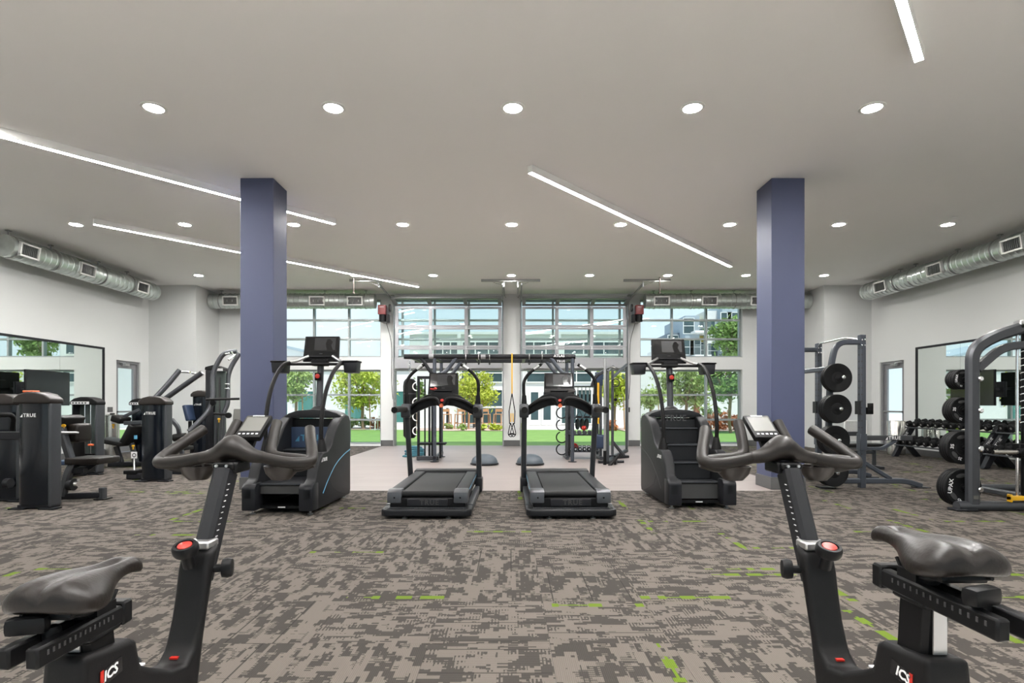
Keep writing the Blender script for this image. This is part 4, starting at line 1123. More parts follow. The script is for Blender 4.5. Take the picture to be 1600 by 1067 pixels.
    for s_, ang in ((-side, 70), (side, 250)):
        a = R(ang); e_ = Vector((s_ * .105, -.10 + .165 * math.cos(a), .36 + .165 * math.sin(a)))
        MB().rtube([(s_ * .085, -.10, .36), (e_.x - s_ * .005, e_.y, e_.z)], .022, .014).build('crank', MT['steel'], t)
        pd = MB().box(e_ + Vector((s_ * .055, 0, 0)), (.085, .09, .02)).build('pedal', MT['black'], t, bevel=.006, segs=1)
        MB().tube(smooth_path([e_ + Vector((s_ * .02, .0, .008)), e_ + Vector((s_ * .02, .07, .05)), e_ + Vector((s_ * .055, .085, .06)), e_ + Vector((s_ * .09, .07, .05)), e_ + Vector((s_ * .09, 0, .008))], 5), .008, 8).tube(smooth_path([e_ + Vector((s_ * .02, .03, .008)), e_ + Vector((s_ * .055, .03, .075)), e_ + Vector((s_ * .09, .03, .008))], 5), .007, 8).build('toe_cage', MT['black'], pd)
    return t

def saddle(parent, sz):
    secs = [(-.185, .030, .012, -.004), (-.178, .038, .018, .006), (-.165, .040, .020, .010), (-.14, .036, .020, .012), (-.11, .036, .022, .010), (-.075, .046, .028, .006), (-.045, .064, .034, .004), (-.01, .084, .038, .004), (.03, .096, .036, .007), (.065, .094, .032, .010), (.085, .078, .024, .008), (.094, .045, .012, .002)]
    n = 28; vs, fs = [], []
    for (v, w, h, zc) in secs:                     # v runs from the nose (-) to the rear (+)
        for k in range(n):
            a = 2 * math.pi * k / n
            ca, sa = math.cos(a), math.sin(a)
            x = w * math.copysign(abs(ca) ** .8, ca)
            z = h * math.copysign(abs(sa) ** .8, sa)
            z -= (abs(x) / .1) ** 2 * .022           # wings droop
            if sa > 0: z -= .018 * math.exp(-(x / .016) ** 2) * (1 if v > -.15 else .2)   # pressure groove
            vs.append((x * .80, -.342 - v * .85, sz + zc + z * .92 - .002))
    for i in range(len(secs) - 1):
        for k in range(n):
            k2 = (k + 1) % n; fs.append((i * n + k, i * n + k2, (i + 1) * n + k2, (i + 1) * n + k))
    fs += [tuple(range(n)), tuple((len(secs) - 1) * n + k for k in range(n))]
    m = MB(); m.add(vs, fs)
    o = m.build('saddle', MT['vinyl_brown'], parent, smooth=60)
    md = o.modifiers.new('sub', 'SUBSURF'); md.levels = 1; md.render_levels = 2
    MB().bx(-.04, .04, -.395, -.30, sz - .036, sz - .022).build('saddle_shell', MT['black'], parent, bevel=.008)

spin_bike(-.785, 1.35, .868, 'black exercise bike in the left foreground with a lower saddle', 1, -.455, -.255)
spin_bike(.765, 1.34, .934, 'black exercise bike in the right foreground with a higher saddle', -1, -.495, -.228)

# ---- treadmills
def screen_unit(parent, c, w, h, tilt, mtop='black', ledge=True):
    rot = Matrix.Rotation(R(tilt), 3, 'X')
    c = Vector(c)
    m = MB().prism([(-w / 2 - .01, -h / 2), (w / 2 + .01, -h / 2), (w / 2, h / 2), (-w / 2, h / 2)], 'Y', -.022, .022)
    m.v = [c + rot @ v for v in m.v]
    con = m.build('console', MT['black'], parent, bevel=.007)
    MB().box(c + rot @ Vector((0, -.0228, h * .17)), (w - .03, .001, h * .58), rot).build('screen', MT['screen'], con, smooth=0)
    MB().box(c + rot @ Vector((w * .10, -.0236, h * .19)), (w * .62, .0008, h * .48), rot).build('screen_picture', MT['screen_grey'], con, smooth=0)
    bl = [(.0, -.24), (.30, -.24), (.20, -.06), (.27, .08), (.12, .20), (-.02, .17), (-.09, .02), (-.05, -.12)]
    sil = MB().prism([(w * .17 + p[0] * h * .75, h * .19 + p[1] * h) for p in bl], 'Y', -.0246, -.0242)
    sil.v = [c + rot @ v for v in sil.v]; sil.build('screen_silhouette', MT['screen'], con, smooth=0)
    MB().box(c + rot @ Vector((0, -.0235, -h * .20)), (.04, .001, .008), rot).build('maker_mark', MT['grey_print'], con, smooth=0)
    if ledge:
        MB().box(c + rot @ Vector((0, -.04, -h * .34)), (w * .62, .03, .016), rot).build('reading_ledge', MT['char'], con, bevel=.004, segs=1)
    for k in (-2, -1, 1, 2):
        MB().box(c + rot @ Vector((k * w * .1, -.0235, -h * .44)), (.022, .001, .007), rot).build('console_key', MT['grey_print'], con, smooth=0)
    return con

def treadmill(x, y, label, clip, copper):
    t = thing('treadmill', label, 'treadmill', (x, y, 0), group='treadmills in the middle')
    C, B = MT['char'], MT['black']
    # rear step platform with rounded corners
    ol = [(-.43, 0.0), (.43, 0.0), (.475, .05), (.475, .30), (-.475, .30), (-.475, .05)]
    MB().prism(ol, 'Z', .03, .105).build('rear_platform', C, t, bevel=.018, segs=3)
    MB().prism([(-.41, .025), (.41, .025), (.44, .06), (.44, .12), (-.44, .12), (-.44, .06)], 'Z', .1045, .108).build('platform_mat', MT['rubber'], t, smooth=0)
    m = MB()
    for k in range(46):
        u = -.40 + k * .0178
        m.bx(u, u + .009, .03, .115, .108, .1125)
    o = m.build('platform_ribs', MT['gun'], t, smooth=0); o['kind'] = 'stuff'
    for s_ in (-.23, .23):
        MB().lathe([(.03, 0), (.03, .008), (.008, .012), (.008, .04)], (s_, .07, 0), 14).build('levelling_foot', MT['steel'], t)
    for s_ in (-1, 1):
        MB().bx(s_ * .475 - (.07 if s_ > 0 else 0), s_ * .475 + (0 if s_ > 0 else .07), .28, 1.98, .035, .115).build('base_rail', MT['gun'], t, bevel=.012)
        MB().lathe([(.03, 0), (.03, .008), (.008, .012), (.008, .04)], (s_ * .4, 1.9, 0), 14).build('levelling_foot', MT['steel'], t)
    # deck
    MB().bx(-.40, .40, .13, 1.85, .105, .205).build('deck_body', B, t, bevel=.01, segs=1)
    MB().bx(-.215, .215, .118, .132, .118, .195).build('rear_plate', MT['gun_dark'], t, bevel=.004, segs=1)
    facing(text_mb('TRUE', .075, .001, bold=.002, space=1.2), (.02, .1165, .157), (1, 0, 0), UPV).build('rear_lettering', MT['slot_dark'], t)
    MB().bx(-.275, .275, .19, 1.86, .222, .268).build('running_belt', MT['belt'], t, bevel=.012)
    MB().cyl((-.285, .19, .236), (.285, .19, .236), .036, n=20).build('rear_roller', MT['belt'], t)
    for s_ in (-1, 1):
        a, b = sorted((s_ * .285, s_ * .425))
        MB().bx(a, b, .28, 1.88, .195, .285).build('side_rail', C, t, bevel=.02, segs=3)
        ec = MB().prism([(.115, .15), (.30, .15), (.30, .288), (.20, .288), (.13, .265)], 'X', a - .006, b + .006).build('end_cap', MT['gun'], t, bevel=.012)
        MB().lathe([(0, 0), (.010, 0), (.010, .004), (0, .004)], (s_ * .35, .114, .21), 12, (0, -1, 0)).build('cap_screw', B, ec)
        MB().bx(*sorted((s_ * .426, s_ * .43)), .4, 1.7, .255, .262).build('trim_line', MT['cyan_line'], t, smooth=0)
    # motor hood at the front
    MB().prism([(1.84, .10), (2.15, .10), (2.15, .22), (2.02, .31), (1.86, .30)], 'X', -.44, .44).build('motor_hood', C, t, bevel=.03, segs=3)
    # uprights and handrail knuckles
    for s_ in (-1, 1):
        MB().bx(*sorted((s_ * .415, s_ * .51)), 1.63, 1.87, .03, .22).build('upright_shoe', MT['gun_dark'], t, bevel=.02)
        MB().tube([(s_ * .462, 1.76, .16), (s_ * .462, 1.45, 1.08)], .036, 16).build('upright', MT['gun'], t)
        kn = MB().prism([(1.36, 1.03), (1.50, 1.03), (1.54, 1.10), (1.53, 1.20), (1.40, 1.21), (1.34, 1.14)], 'X', *sorted((s_ * .405, s_ * .525))).build('handrail_knuckle', MT['gun'], t, bevel=.022, segs=3)
        MB().tube(smooth_path([(s_ * .465, 1.42, 1.135), (s_ * .47, 1.1, 1.145), (s_ * .475, .80, 1.14), (s_ * .475, .72, 1.135)], 5), .038, 14).build('side_grip', MT['black_soft'], t)
        MB().tube([(s_ * .462, 1.46, 1.18), (s_ * .462, 1.46, 1.32)], .034, 14, scales=[1.15, .8]).build('arm_collar', MT['black'], t)
        arm = smooth_path([(s_ * .462, 1.46, 1.26), (s_ * .468, 1.46, 1.40), (s_ * .462, 1.46, 1.50), (s_ * .41, 1.47, 1.59), (s_ * .32, 1.48, 1.67), (s_ * .24, 1.49, 1.725)], 6)
        am = MB().tube(arm, .021, 12).build('assist_arm', MT['black_soft'], t)
        MB().tube([arm[-8], arm[-3]], .0225, 12).build('pulse_plate', MT['steel'], am)
        MB().tube(smooth_path([(s_ * .44, 1.45, 1.13), (s_ * .33, 1.40, 1.22), (s_ * .20, 1.37, 1.27), (s_ * .08, 1.36, 1.275), (s_ * .03, 1.36, 1.20)], 6), .024, 12).build('hand_bar', MT['black_soft'], t)
    # arched dash
    top = [(-.42, 1.13), (-.35, 1.235), (-.22, 1.32), (-.1, 1.36), (.1, 1.36), (.22, 1.32), (.35, 1.235), (.42, 1.13)]
    bot = [(.42, 1.05), (.30, 1.12), (.15, 1.18), (0, 1.195), (-.15, 1.18), (-.30, 1.12), (-.42, 1.05)]
    MB().prism(top + bot, 'Y', 1.44, 1.56).build('dash', B, t, bevel=.014)
    MB().tube(smooth_path([(-.10, 1.40, 1.285), (-.07, 1.38, 1.21), (0, 1.375, 1.19), (.07, 1.38, 1.21), (.10, 1.40, 1.285)], 5), .014, 10).build('stop_bridge', MT['black_soft'], t)
    MB().lathe([(0, 0), (.022, 0), (.022, .012), (.016, .018), (0, .018)], (0, 1.425, 1.25), 16, (0, -1, .3)).build('stop_button', MT['red'], t)
    MB().lathe([(.008, 0), (.026, 0), (.028, .012), (.022, .016), (.010, .012)], (-.002, 1.365, 1.185), 18, (0, -1, .2)).build('safety_ring', MT['orange'], t)
    con = screen_unit(t, (.0, 1.58, 1.47), .38, .30, -14)
    if clip: MB().tube(smooth_path([(-.17, 1.545, 1.405), (-.12, 1.535, 1.40), (-.09, 1.535, 1.41), (-.12, 1.53, 1.42)], 4), .012, 8).build('red_clip', MT['red'], con)
    if copper: MB().box((.01, 1.536, 1.385), (.40, .004, .05), Matrix.Rotation(R(-14), 3, 'X')).build('bronze_band', MT['vinyl_brown'], con, smooth=0)
    MB().rtube([(0, 1.55, 1.30), (0, 1.6, 1.42)], .16, .05).build('console_neck', B, t)
treadmill(-.88, 5.87, 'left black treadmill facing the open overhead doors', True, False)
treadmill(.645, 5.87, 'right black treadmill beside the kettlebell rack', False, True)

# ---- stair climbers
def stair_climber(x, y, label, treads, lit, rz=0.0):
    t = thing('stair_climber', label, 'stair climber', (x, y, 0), rz, group='stair climbers beside the columns')
    C, B = MT['char'], MT['black']
    prof = [(.06, .04), (1.25, .04), (1.28, .10), (1.28, .98), (1.22, 1.055), (1.08, 1.075), (.93, 1.03), (.79, .945), (.68, .83), (.58, .715), (.46, .665), (.30, .655), (.22, .60), (.14, .48), (.10, .38), (.02, .345), (-.02, .30), (-.02, .16)]
    for s_ in (-1, 1):
        a, b = sorted((s_ * .265, s_ * .385))
        sp_ = MB().prism(prof, 'X', a, b).build('side_panel', C, t, bevel=.022, segs=3, smooth=45)
        xo = s_ * .3862
        ln = [(.02 + 0 * k, 0) for k in range(0)]
        cv = smooth_path([(xo, .30, .20), (xo, .48, .34), (xo, .72, .48), (xo, 1.0, .57), (xo, 1.26, .62)], 6)
        MB().sweep(cv, [(-.0012, -.006), (.0012, -.006), (.0012, .006), (-.0012, .006)], up=(0, -.6, .8)).build('blue_trim', MT['cyan_line'] if s_ * x < 0 and lit else MT['grey_print'], sp_, smooth=0)
        MB().sweep(smooth_path([(xo, .50, .35), (xo, .62, .22), (xo, .85, .13), (xo, 1.1, .06)], 5), [(-.001, -.004), (.001, -.004), (.001, .004), (-.001, .004)], up=(0, .6, .8)).build('panel_gap', MT['slot_dark'], sp_, smooth=0)
        facing(logo_mb(.055), (s_ * .3866, .36, .575), (0, s_, 0), UPV).build('lettering', MT['white_print'], sp_)
        MB().prism([(-.02, .05), (.16, .05), (.16, .345), (.02, .345), (-.02, .30)], 'X', *sorted((s_ * .235, s_ * .39))).build('front_foot', MT['gun_dark'], t, bevel=.018)
        MB().lathe([(.03, 0), (.03, .01), (.012, .014), (.012, .045)], (s_ * .32, .10, 0), 14).build('levelling_foot', MT['steel'], t)
        MB().lathe([(.03, 0), (.03, .01), (.012, .014), (.012, .045)], (s_ * .32, 1.18, 0), 14).build('levelling_foot', MT['steel'], t)
        # curved handrail rising to the console
        MB().lathe([(.06, 0), (.055, .03), (.035, .12), (.028, .15), (0, .15)], (s_ * .325, .42, .66), 16).build('rail_boot', MT['black_soft'], t)
        MB().tube(smooth_path([(s_ * .325, .42, .70), (s_ * .325, .41, 1.0), (s_ * .33, .52, 1.32), (s_ * .34, .72, 1.56), (s_ * .35, .95, 1.70), (s_ * .34, 1.10, 1.735)], 7), .024, 12).build('handrail', MT['black_soft'], t)
        MB().tube(smooth_path([(s_ * .34, 1.08, 1.735), (s_ * .28, 1.16, 1.76), (s_ * .16, 1.26, 1.83)], 5), .019, 10).build('pulse_handle', MT['steel'], t)
        cup = MB().prism([(s_ * .46 - .075, 1.60), (s_ * .46 + .075, 1.60), (s_ * .46 + .09, 1.735), (s_ * .46 - .09, 1.735)], 'Y', 1.02, 1.20).build('accessory_tray', MT['gun_dark'], t, bevel=.012)
        MB().bx(s_ * .46 - .098, s_ * .46 + .098, 1.01, 1.21, 1.735, 1.755).build('tray_rim', MT['black'], cup, bevel=.006, segs=1)
    MB().tube([(-.46, 1.10, 1.715), (.46, 1.10, 1.715)], .018, 10).build('cross_bar', MT['black_soft'], t)
    # body between the sides
    MB().bx(-.265, .265, 1.02, 1.26, .06, 1.02).build('drive_box', B, t, bevel=.01, segs=1)
    hood = [(-.36, 1.05), (-.31, 1.09), (-.2, 1.125), (0, 1.14), (.2, 1.125), (.31, 1.09), (.36, 1.05), (.30, 1.03), (-.30, 1.03)]
    MB().prism(hood, 'Y', .98, 1.27).build('hood', C, t, bevel=.015)
    zt = [q[0] for q in treads]
    # steps: tread plate and riser each
    for i, (z, v0, v1) in enumerate(treads):
        st = MB().bx(-.262, .262, v0, v1, z - .022, z).build('step_tread', MT['gun_dark'], t, bevel=.006, segs=1)
        MB().bx(-.258, .258, v0 - .001, v0 + .012, z - .012, z + .002).build('step_nosing', MT['gun'], st, smooth=0)
        zb = treads[i - 1][0] if i else (.10 if not lit else .22)
        MB().bx(-.26, .26, v0 + .02, v0 + .032, zb, z - .023).build('riser', MT['char'] if i else MT['slot_dark'], t, smooth=0)
    zl, v_last = treads[-1][0], treads[-1][2]
    pan = MB().bx(-.26, .26, v_last - .02, v_last, zl + .005, min(zl + .26, 1.0)).build('top_riser', MT['char'] if not lit else MT['blue'], t, smooth=0)
    facing(logo_mb(.11), (.0, v_last - .0212, zl + .12), (1, 0, 0), UPV).build('riser_lettering', MT['blue_print'] if lit else MT['grey_print'], pan)
    MB().bx(-.235, .235, .10, .9, .06, .085).build('foot_plate', MT['black'], t, smooth=0)
    MB().bx(-.04, .04, .098, .102, .068, .08).build('plate_label', MT['white_print'], t, smooth=0)
    # mast and console
    MB().lathe([(.10, 0), (.085, .03), (.05, .055), (.04, .06)], (0, 1.18, 1.12), 18).build('mast_boot', C, t)
    MB().tube([(0, 1.20, 1.12), (0, 1.26, 1.78)], .042, 16).build('mast', MT['gun'], t)
    es = MB().box((0, 1.185, 1.56), (.085, .06, .10)).build('stop_box', B, t, bevel=.008)
    MB().lathe([(0, 0), (.028, 0), (.03, .015), (.022, .02), (0, .02)], (0, 1.154, 1.565), 16, (0, -1, 0)).build('stop_button', MT['red'], es)
    screen_unit(t, (0, 1.30, 1.925), .45, .34, -12)
    MB().bx(-.10, .10, 1.18, 1.30, 1.70, 1.78).build('console_neck', B, t, bevel=.012)
stair_climber(-2.51, 6.08, 'black stair climber in front of the left navy column', [(.335, .08, .70), (.66, .72, .98)], True, R(-2))
stair_climber(2.19, 6.42, 'black stair climber left of the right navy column', [(.30, .16, .40), (.50, .42, .66), (.70, .66, .88), (.90, .88, 1.0)], False, R(1))

# ================================================================== SELECTOR STRENGTH MACHINES (left)
def shroud_tower(t, x, y, w, d, h, logo=True, clear=False, placard=False):
    """weight-stack tower standing at world (x, y), its near face at y"""
    W = lambda u, v: (x + u, y + v)
    ol = [W(-w * .40, d - .02), W(-w * .49, d * .35), W(-w * .46, .05), W(-w * .30, .012), W(0, 0), W(w * .30, .012), W(w * .40, .03), W(w * .40, d - .02)]
    if not clear:
        sh = MB().prism(ol, 'Z', .05, h - .13).build('shroud', MT['smoke'], t, world=True, smooth=50)
        if logo:
            facing(logo_mb(.068 * w / .5), (x - .03 * w / .5, y - .004, h * .80), (1, 0, 0), UPV).build('lettering', MT['white_print'], sh, world=True)
    else:
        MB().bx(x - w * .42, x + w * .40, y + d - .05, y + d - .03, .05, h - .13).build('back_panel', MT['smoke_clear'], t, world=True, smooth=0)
        for u in (-.05, .05):
            MB().cyl((x + u, y + d * .5, .06), (x + u, y + d * .5, h - .13), .012, n=10).build('guide_rod', MT['chrome'], t, world=True)
        for k in range(10):
            MB().bx(x - .13, x + .13, y + d * .35, y + d * .65, .08 + k * .028, .104 + k * .028).build('weight_plate', MT['black'], t, world=True, smooth=0)
        MB().bx(x - w * .46, x - w * .40, y, y + d, .03, h - .13).build('side_column', MT['gun_dark'], t, world=True, bevel=.012)
    MB().bx(x + w * .405, x + w * .505, y + .01, y + d - .01, .03, h - .125).build('side_column', MT['gun'], t, world=True, bevel=.02, segs=3)
    cap = [(x - w * .52, h - .135), (x - w * .52, h - .075), (x - w * .36, h - .025), (x - w * .12, h), (x + w * .12, h), (x + w * .36, h - .025), (x + w * .53, h - .08), (x + w * .53, h - .135)]
    cp = MB().prism(cap, 'Y', y - .02, y + d + .01).build('cap', MT['cap_brown'] if not placard else MT['black_soft'], t, world=True, bevel=.022, segs=3, smooth=50)
    if placard:
        MB().bx(x - w * .45, x + w * .25, y - .024, y - .021, h - .125, h - .08).build('placard', MT['white_print'], cp, world=True, smooth=0)
        for k in range(5):
            MB().bx(x - w * .40 + k * w * .12, x - w * .33 + k * w * .12, y - .026, y - .0245, h - .115, h - .09).build('placard_mark', MT['grey_print'], cp, world=True, smooth=0)
    for u in (-.42, .42):
        MB().bx(x + u * w - .09, x + u * w + .09, y - .02, y + .10, .003, .018).build('foot_plate', MT['gun_dark'], t, world=True, smooth=0)
    MB().bx(x - w * .45, x + w * .48, y + .02, y + d - .02, .018, .05).build('base', MT['gun_dark'], t, world=True, smooth=0)

def bars(t, name, paths, w, h, m, fil=.06):
    for p in paths:
        pts = [at(*q) if len(q) == 3 and q[0] > 20 and q[1] > 100 else Vector(q) for q in p]
        MB().rtube(fillet(pts, fil, 4), w, h).build(name, m, t, world=True)
def pipes(t, name, paths, r, m, fil=.08):
    for p in paths:
        MB().tube(fillet([at(*q) for q in p], fil, 5), r, 12).build(name, m, t, world=True)
def pad(t, name, px_, size, m=None, rx=0, ry=0, rz=0):
    rot = (Matrix.Rotation(R(rz), 3, 'Z') @ Matrix.Rotation(R(ry), 3, 'Y') @ Matrix.Rotation(R(rx), 3, 'X'))
    return MB().box(at(*px_), size, rot).build(name, m or MT['vinyl'], t, world=True, bevel=min(size) * .3, segs=3, smooth=60)
def knob(t, px_, m=None):
    c = at(*px_)
    MB().lathe([(.012, -.05), (.012, 0), (.026, .005), (.026, .025), (.012, .035), (0, .035)], c, 12).build('adjust_knob', m or MT['yellow'], t, world=True)
GM, GD = MT['gun'], MT['gun_dark']
GRP = 'selector strength machines on the left'

# seat machine nearest on the left
t = thing('leg_machine', 'large shrouded weight machine with a padded seat, nearest on the left', 'weight machine', (-5.38, 6.5, 0), group=GRP)
shroud_tower(t, -5.45, 6.42, .41, .18, 1.345)
MB().bx(-5.60, -5.47, 6.46, 6.56, 1.335, 1.362).build('orange_cap', MT['orange'], t, world=True, bevel=.008, segs=1)
bars(t, 'base_bar', [[(88, 776, 7.0), (158, 773, 7.12)]], .075, .075, GD)
bars(t, 'end_post', [[(160.5, 762, 7.12), (160.5, 779.5, 7.12)]], .075, .075, GM)
MB().bx(at(152, 780, 7.12).x, at(169, 780, 7.12).x, 7.05, 7.2, .003, .015).build('foot_plate', MT['black'], t, world=True, smooth=0)
bars(t, 'frame_post', [[(97, 774, 7.0), (108, 735, 7.0), (117, 722, 7.05)], [(95, 668, 7.0), (113, 725, 7.05)]], .08, .09, GM)
bars(t, 'seat_arm', [[(112, 740, 7.05), (130, 737, 7.08), (152, 722, 7.12)]], .05, .05, GD)
pad(t, 'seat', (145, 718.5, 7.15), (.43, .40, .085), MT['vinyl_brown'])
pad(t, 'back_pad', (104, 670, 7.15), (.09, .38, .36), rx=0, ry=24)
pad(t, 'thigh_pad', (124, 676, 7.2), (.15, .26, .24), MT['vinyl_brown'])
MB().bx(at(118, 731, 7.1).x, at(140, 731, 7.1).x, 7.0, 7.2, at(0, 738, 7.1).z, at(0, 730, 7.1).z).build('seat_plate', GD, t, world=True, smooth=0)
pipes(t, 'pivot_rod', [[(92, 676, 6.9), (122, 676, 7.1)], [(105, 752, 7.0), (124, 750, 7.1)]], .018, MT['steel'])
MB().lathe([(.02, -.03), (.075, -.03), (.075, .03), (.02, .03)], at(112, 757, 7.02), 18, (1, 0, 0)).build('pulley', GD, t, world=True)
MB().lathe([(.01, -.02), (.035, -.02), (.035, .02), (.01, .02)], at(120, 756, 6.98), 14, (1, 0, 0)).build('counterweight', MT['chrome'], t, world=True)
knob(t, (99, 667, 7.0))

t = thing('press_machine', 'weight machine cut off by the left edge of the picture', 'weight machine', (-6.2, 7.0, 0), group=GRP)
shroud_tower(t, -6.26, 6.93, .40, .18, 1.33)
pipes(t, 'press_arm', [[(-8, 648, 6.75), (18, 648, 6.75), (21, 655, 6.8), (19, 672, 6.85)]], .028, MT['black_soft'])
bars(t, 'frame_bar', [[Vector((-6.6, 6.7, .83)), Vector((-5.75, 6.7, .83))]], .06, .10, GD)
MB().lathe([(.02, -.03), (.06, -.03), (.06, .03), (.02, .03)], at(13, 755, 6.85), 16, (1, 0, 0)).build('pulley', GD, t, world=True)

t = thing('chest_machine', 'weight machine seen from behind with a white placard on its cap', 'weight machine', (-7.2, 9.6, 0), group=GRP)
shroud_tower(t, -7.27, 9.6, .44, .20, 1.33, False, True, True)
pad(t, 'seat', (112, 722, 9.2), (.36, .34, .07), MT['blue'])
pad(t, 'back_pad', (118, 700, 9.5), (.12, .3, .5), MT['vinyl'])
bars(t, 'frame_post', [[(114, 742, 9.2), (114, 725, 9.2)], [(114, 740, 9.2), (132, 740, 9.55)]], .07, .07, GD)
MB().bx(at(140, 696, 9.5).x - .04, at(140, 696, 9.5).x + .04, 9.5, 9.56, .50, .535).build('orange_cap', MT['orange'], t, world=True, bevel=.01, segs=1)

t = thing('shoulder_machine', 'shrouded weight machine with two raised press arms, left of centre', 'weight machine', (-5.5, 8.9, 0), group=GRP)
shroud_tower(t, -5.55, 8.74, .42, .18, 1.33)
pipes(t, 'press_arm', [[(243, 621, 9.3), (262, 601, 9.4), (281, 578, 9.5)], [(258, 623, 9.3), (316, 582, 9.3)]], .042, GM, .25)
pipes(t, 'press_handle', [[(281, 581, 9.5), (297, 581.5, 9.5)], [(300, 582.5, 9.3), (313, 585, 9.3)]], .018, MT['chrome'])
bars(t, 'base_bar', [[(268, 738, 9.7), (297, 738, 9.75)], [(200, 744, 9.0), (222, 744, 9.0)]], .08, .09, GD)
bars(t, 'frame_leg', [[(268, 655, 9.6), (279, 668, 9.6), (282, 700, 9.7), (296, 742, 9.75)]], .07, .06, GM)
c = at(281, 683, 9.6)
MB().lathe([(.02, -.11), (.065, -.10), (.07, 0), (.065, .10), (.02, .11)], c, 18, (1, 0, .1)).build('roller_pad', MT['vinyl'], t, world=True)
knob(t, (291, 682, 9.6)); knob(t, (287, 691, 9.65))
pad(t, 'seat', (279, 700, 9.95), (.35, .35, .07))
sg = MB().box(at(209.5, 711, 9.3), (.10, .006, .11)).build('warning_plaque', MT['white_print'], t, world=True, bevel=.002, segs=1)
MB().torus(at(209.5, 711, 9.292), .028, .006, (0, 1, 0), 18, 6).build('plaque_mark', MT['black'], sg, world=True)
MB().cyl(at(209.5, 716, 9.3), at(209.5, 742, 9.0), .012, n=8).build('plaque_post', MT['steel'], t, world=True)
MB().bx(at(202, 737, 9.1).x, at(222, 737, 9.1).x, 8.95, 9.2, .09, .15).build('step_plate', MT['black'], t, world=True, bevel=.008, segs=1)

t = thing('abdominal_machine', 'reclined bench weight machine partly behind the two-arm machine', 'weight machine', (-7.2, 10.8, 0), group=GRP)
shroud_tower(t, -7.2, 10.95, .40, .18, 1.32, False, False, True)
bars(t, 'base_bar', [[(170, 725.5, 10.75), (222, 724.5, 10.85)]], .09, .085, GD)
bars(t, 'frame_leg', [[(181, 697, 10.75), (190, 722, 10.8)], [(205, 692, 10.8), (213, 722, 10.85)]], .08, .08, GM)
pad(t, 'seat', (181, 690, 10.75), (.50, .45, .08), ry=10)
pad(t, 'back_pad', (206, 679, 10.75), (.10, .38, .42), ry=28)
pad(t, 'head_pad', (189, 655, 10.7), (.20, .32, .13), ry=18)
bars(t, 'top_bar', [[(195, 661, 10.65), (222, 660, 10.65)]], .07, .075, GM)
bars(t, 'lever', [[(193, 651, 10.7), (218, 640, 10.8)]], .055, .06, GM)
knob(t, (177, 665, 10.6)); knob(t, (208, 698, 10.6))
MB().box(at(212, 683, 10.6), (.05, .02, .07)).build('plate_label', MT['cyan_line'], t, world=True, smooth=0)

t = thing('curl_machine', 'tall shrouded weight machine farthest back beside the pulldown station', 'weight machine', (-6.6, 12.1, 0), group=GRP)
shroud_tower(t, -6.62, 12.0, .36, .18, 1.50)
pad(t, 'back_pad', (296, 645, 11.9), (.08, .30, .34), MT['blue'], ry=-14)
bars(t, 'frame_post', [[(297, 694, 11.9), (297, 658, 11.9)]], .06, .06, GD)

t = thing('pulldown_station', 'tall pulldown and dip station with curved tubes beside the left column', 'weight machine', (-5.75, 11.1, 0), group=GRP)
Y0 = 11.0
xa, xb, xc = at(320.5, 0, Y0).x, at(333, 0, Y0).x, at(349.5, 0, Y0).x
zt = at(0, 578, Y0).z
MB().bx(xa, xb, Y0, Y0 + .3, .04, zt).build('tower', GD, t, world=True, bevel=.02)
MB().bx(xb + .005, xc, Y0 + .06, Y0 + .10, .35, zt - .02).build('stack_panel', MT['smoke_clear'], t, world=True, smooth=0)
MB().bx(at(340, 0, Y0).x, at(342, 0, Y0).x, Y0 + .045, Y0 + .06, .6, zt - .15).build('panel_slot', MT['slot_dark'], t, world=True, smooth=0)
MB().prism([(xa - .01, zt), (xa, zt + .06), (xb, zt + .10), (xc - .04, zt + .04), (xc, zt - .02)], 'Y', Y0 - .01, Y0 + .31).build('cap', MT['black_soft'], t, world=True, bevel=.015)
MB().bx(xb + .02, xc - .01, Y0 - .014, Y0 - .011, zt - .02, zt + .03).build('placard', MT['white_print'], t, world=True, smooth=0)
pipes(t, 'frame_tube', [[(295, 674, 10.5), (333, 637, 10.8), (332, 581, 10.9), (349, 551, 10.95), (370, 549, 11.0)], [(374, 552, 11.3), (356, 581, 11.2), (356, 632, 11.1), (349, 645, 11.05), (348, 690, 11.0)]], .045, GM, .25)
pipes(t, 'dip_bar', [[(322, 624, 10.6), (374, 623, 10.7)], [(334, 646, 10.7), (359, 648, 10.8)]], .022, MT['black_soft'], .05)
pipes(t, 'handle', [[(362, 550, 10.9), (366, 556, 10.8), (357, 562, 10.7)], [(352, 553, 10.9), (360, 552, 10.9)], [(352, 600, 11.0), (358, 600, 11.0)], [(352, 607, 11.0), (358, 607, 11.0)]], .018, MT['chrome'], .03)
bars(t, 'frame_post', [[(337, 700, 10.9), (337, 648, 10.9)], [(343, 702, 10.8), (346, 648, 10.8)]], .05, .05, GM)
bars(t, 'base_bar', [[(300, 716, 10.9), (352, 716, 10.95)]], .08, .08, GD)
bars(t, 'rear_leg', [[(300, 716, 10.9), (300, 674, 10.55)]], .07, .07, GD)
MB().lathe([(.02, -.02), (.055, -.02), (.055, .02), (.02, .02)], at(333, 629, 10.75), 16, (0, 1, 0)).build('pivot', MT['black'], t, world=True)
MB().lathe([(.02, -.02), (.055, -.02), (.055, .02), (.02, .02)], at(357, 649, 10.75), 16, (0, 1, 0)).build('pivot', MT['black'], t, world=True)
knob(t, (342, 656, 10.7))
MB().box(at(371, 651, 10.8), (.16, .04, .30), Matrix.Rotation(R(-12), 3, 'X')).build('instruction_plate', MT['lcd'], t, world=True, bevel=.01, segs=1)

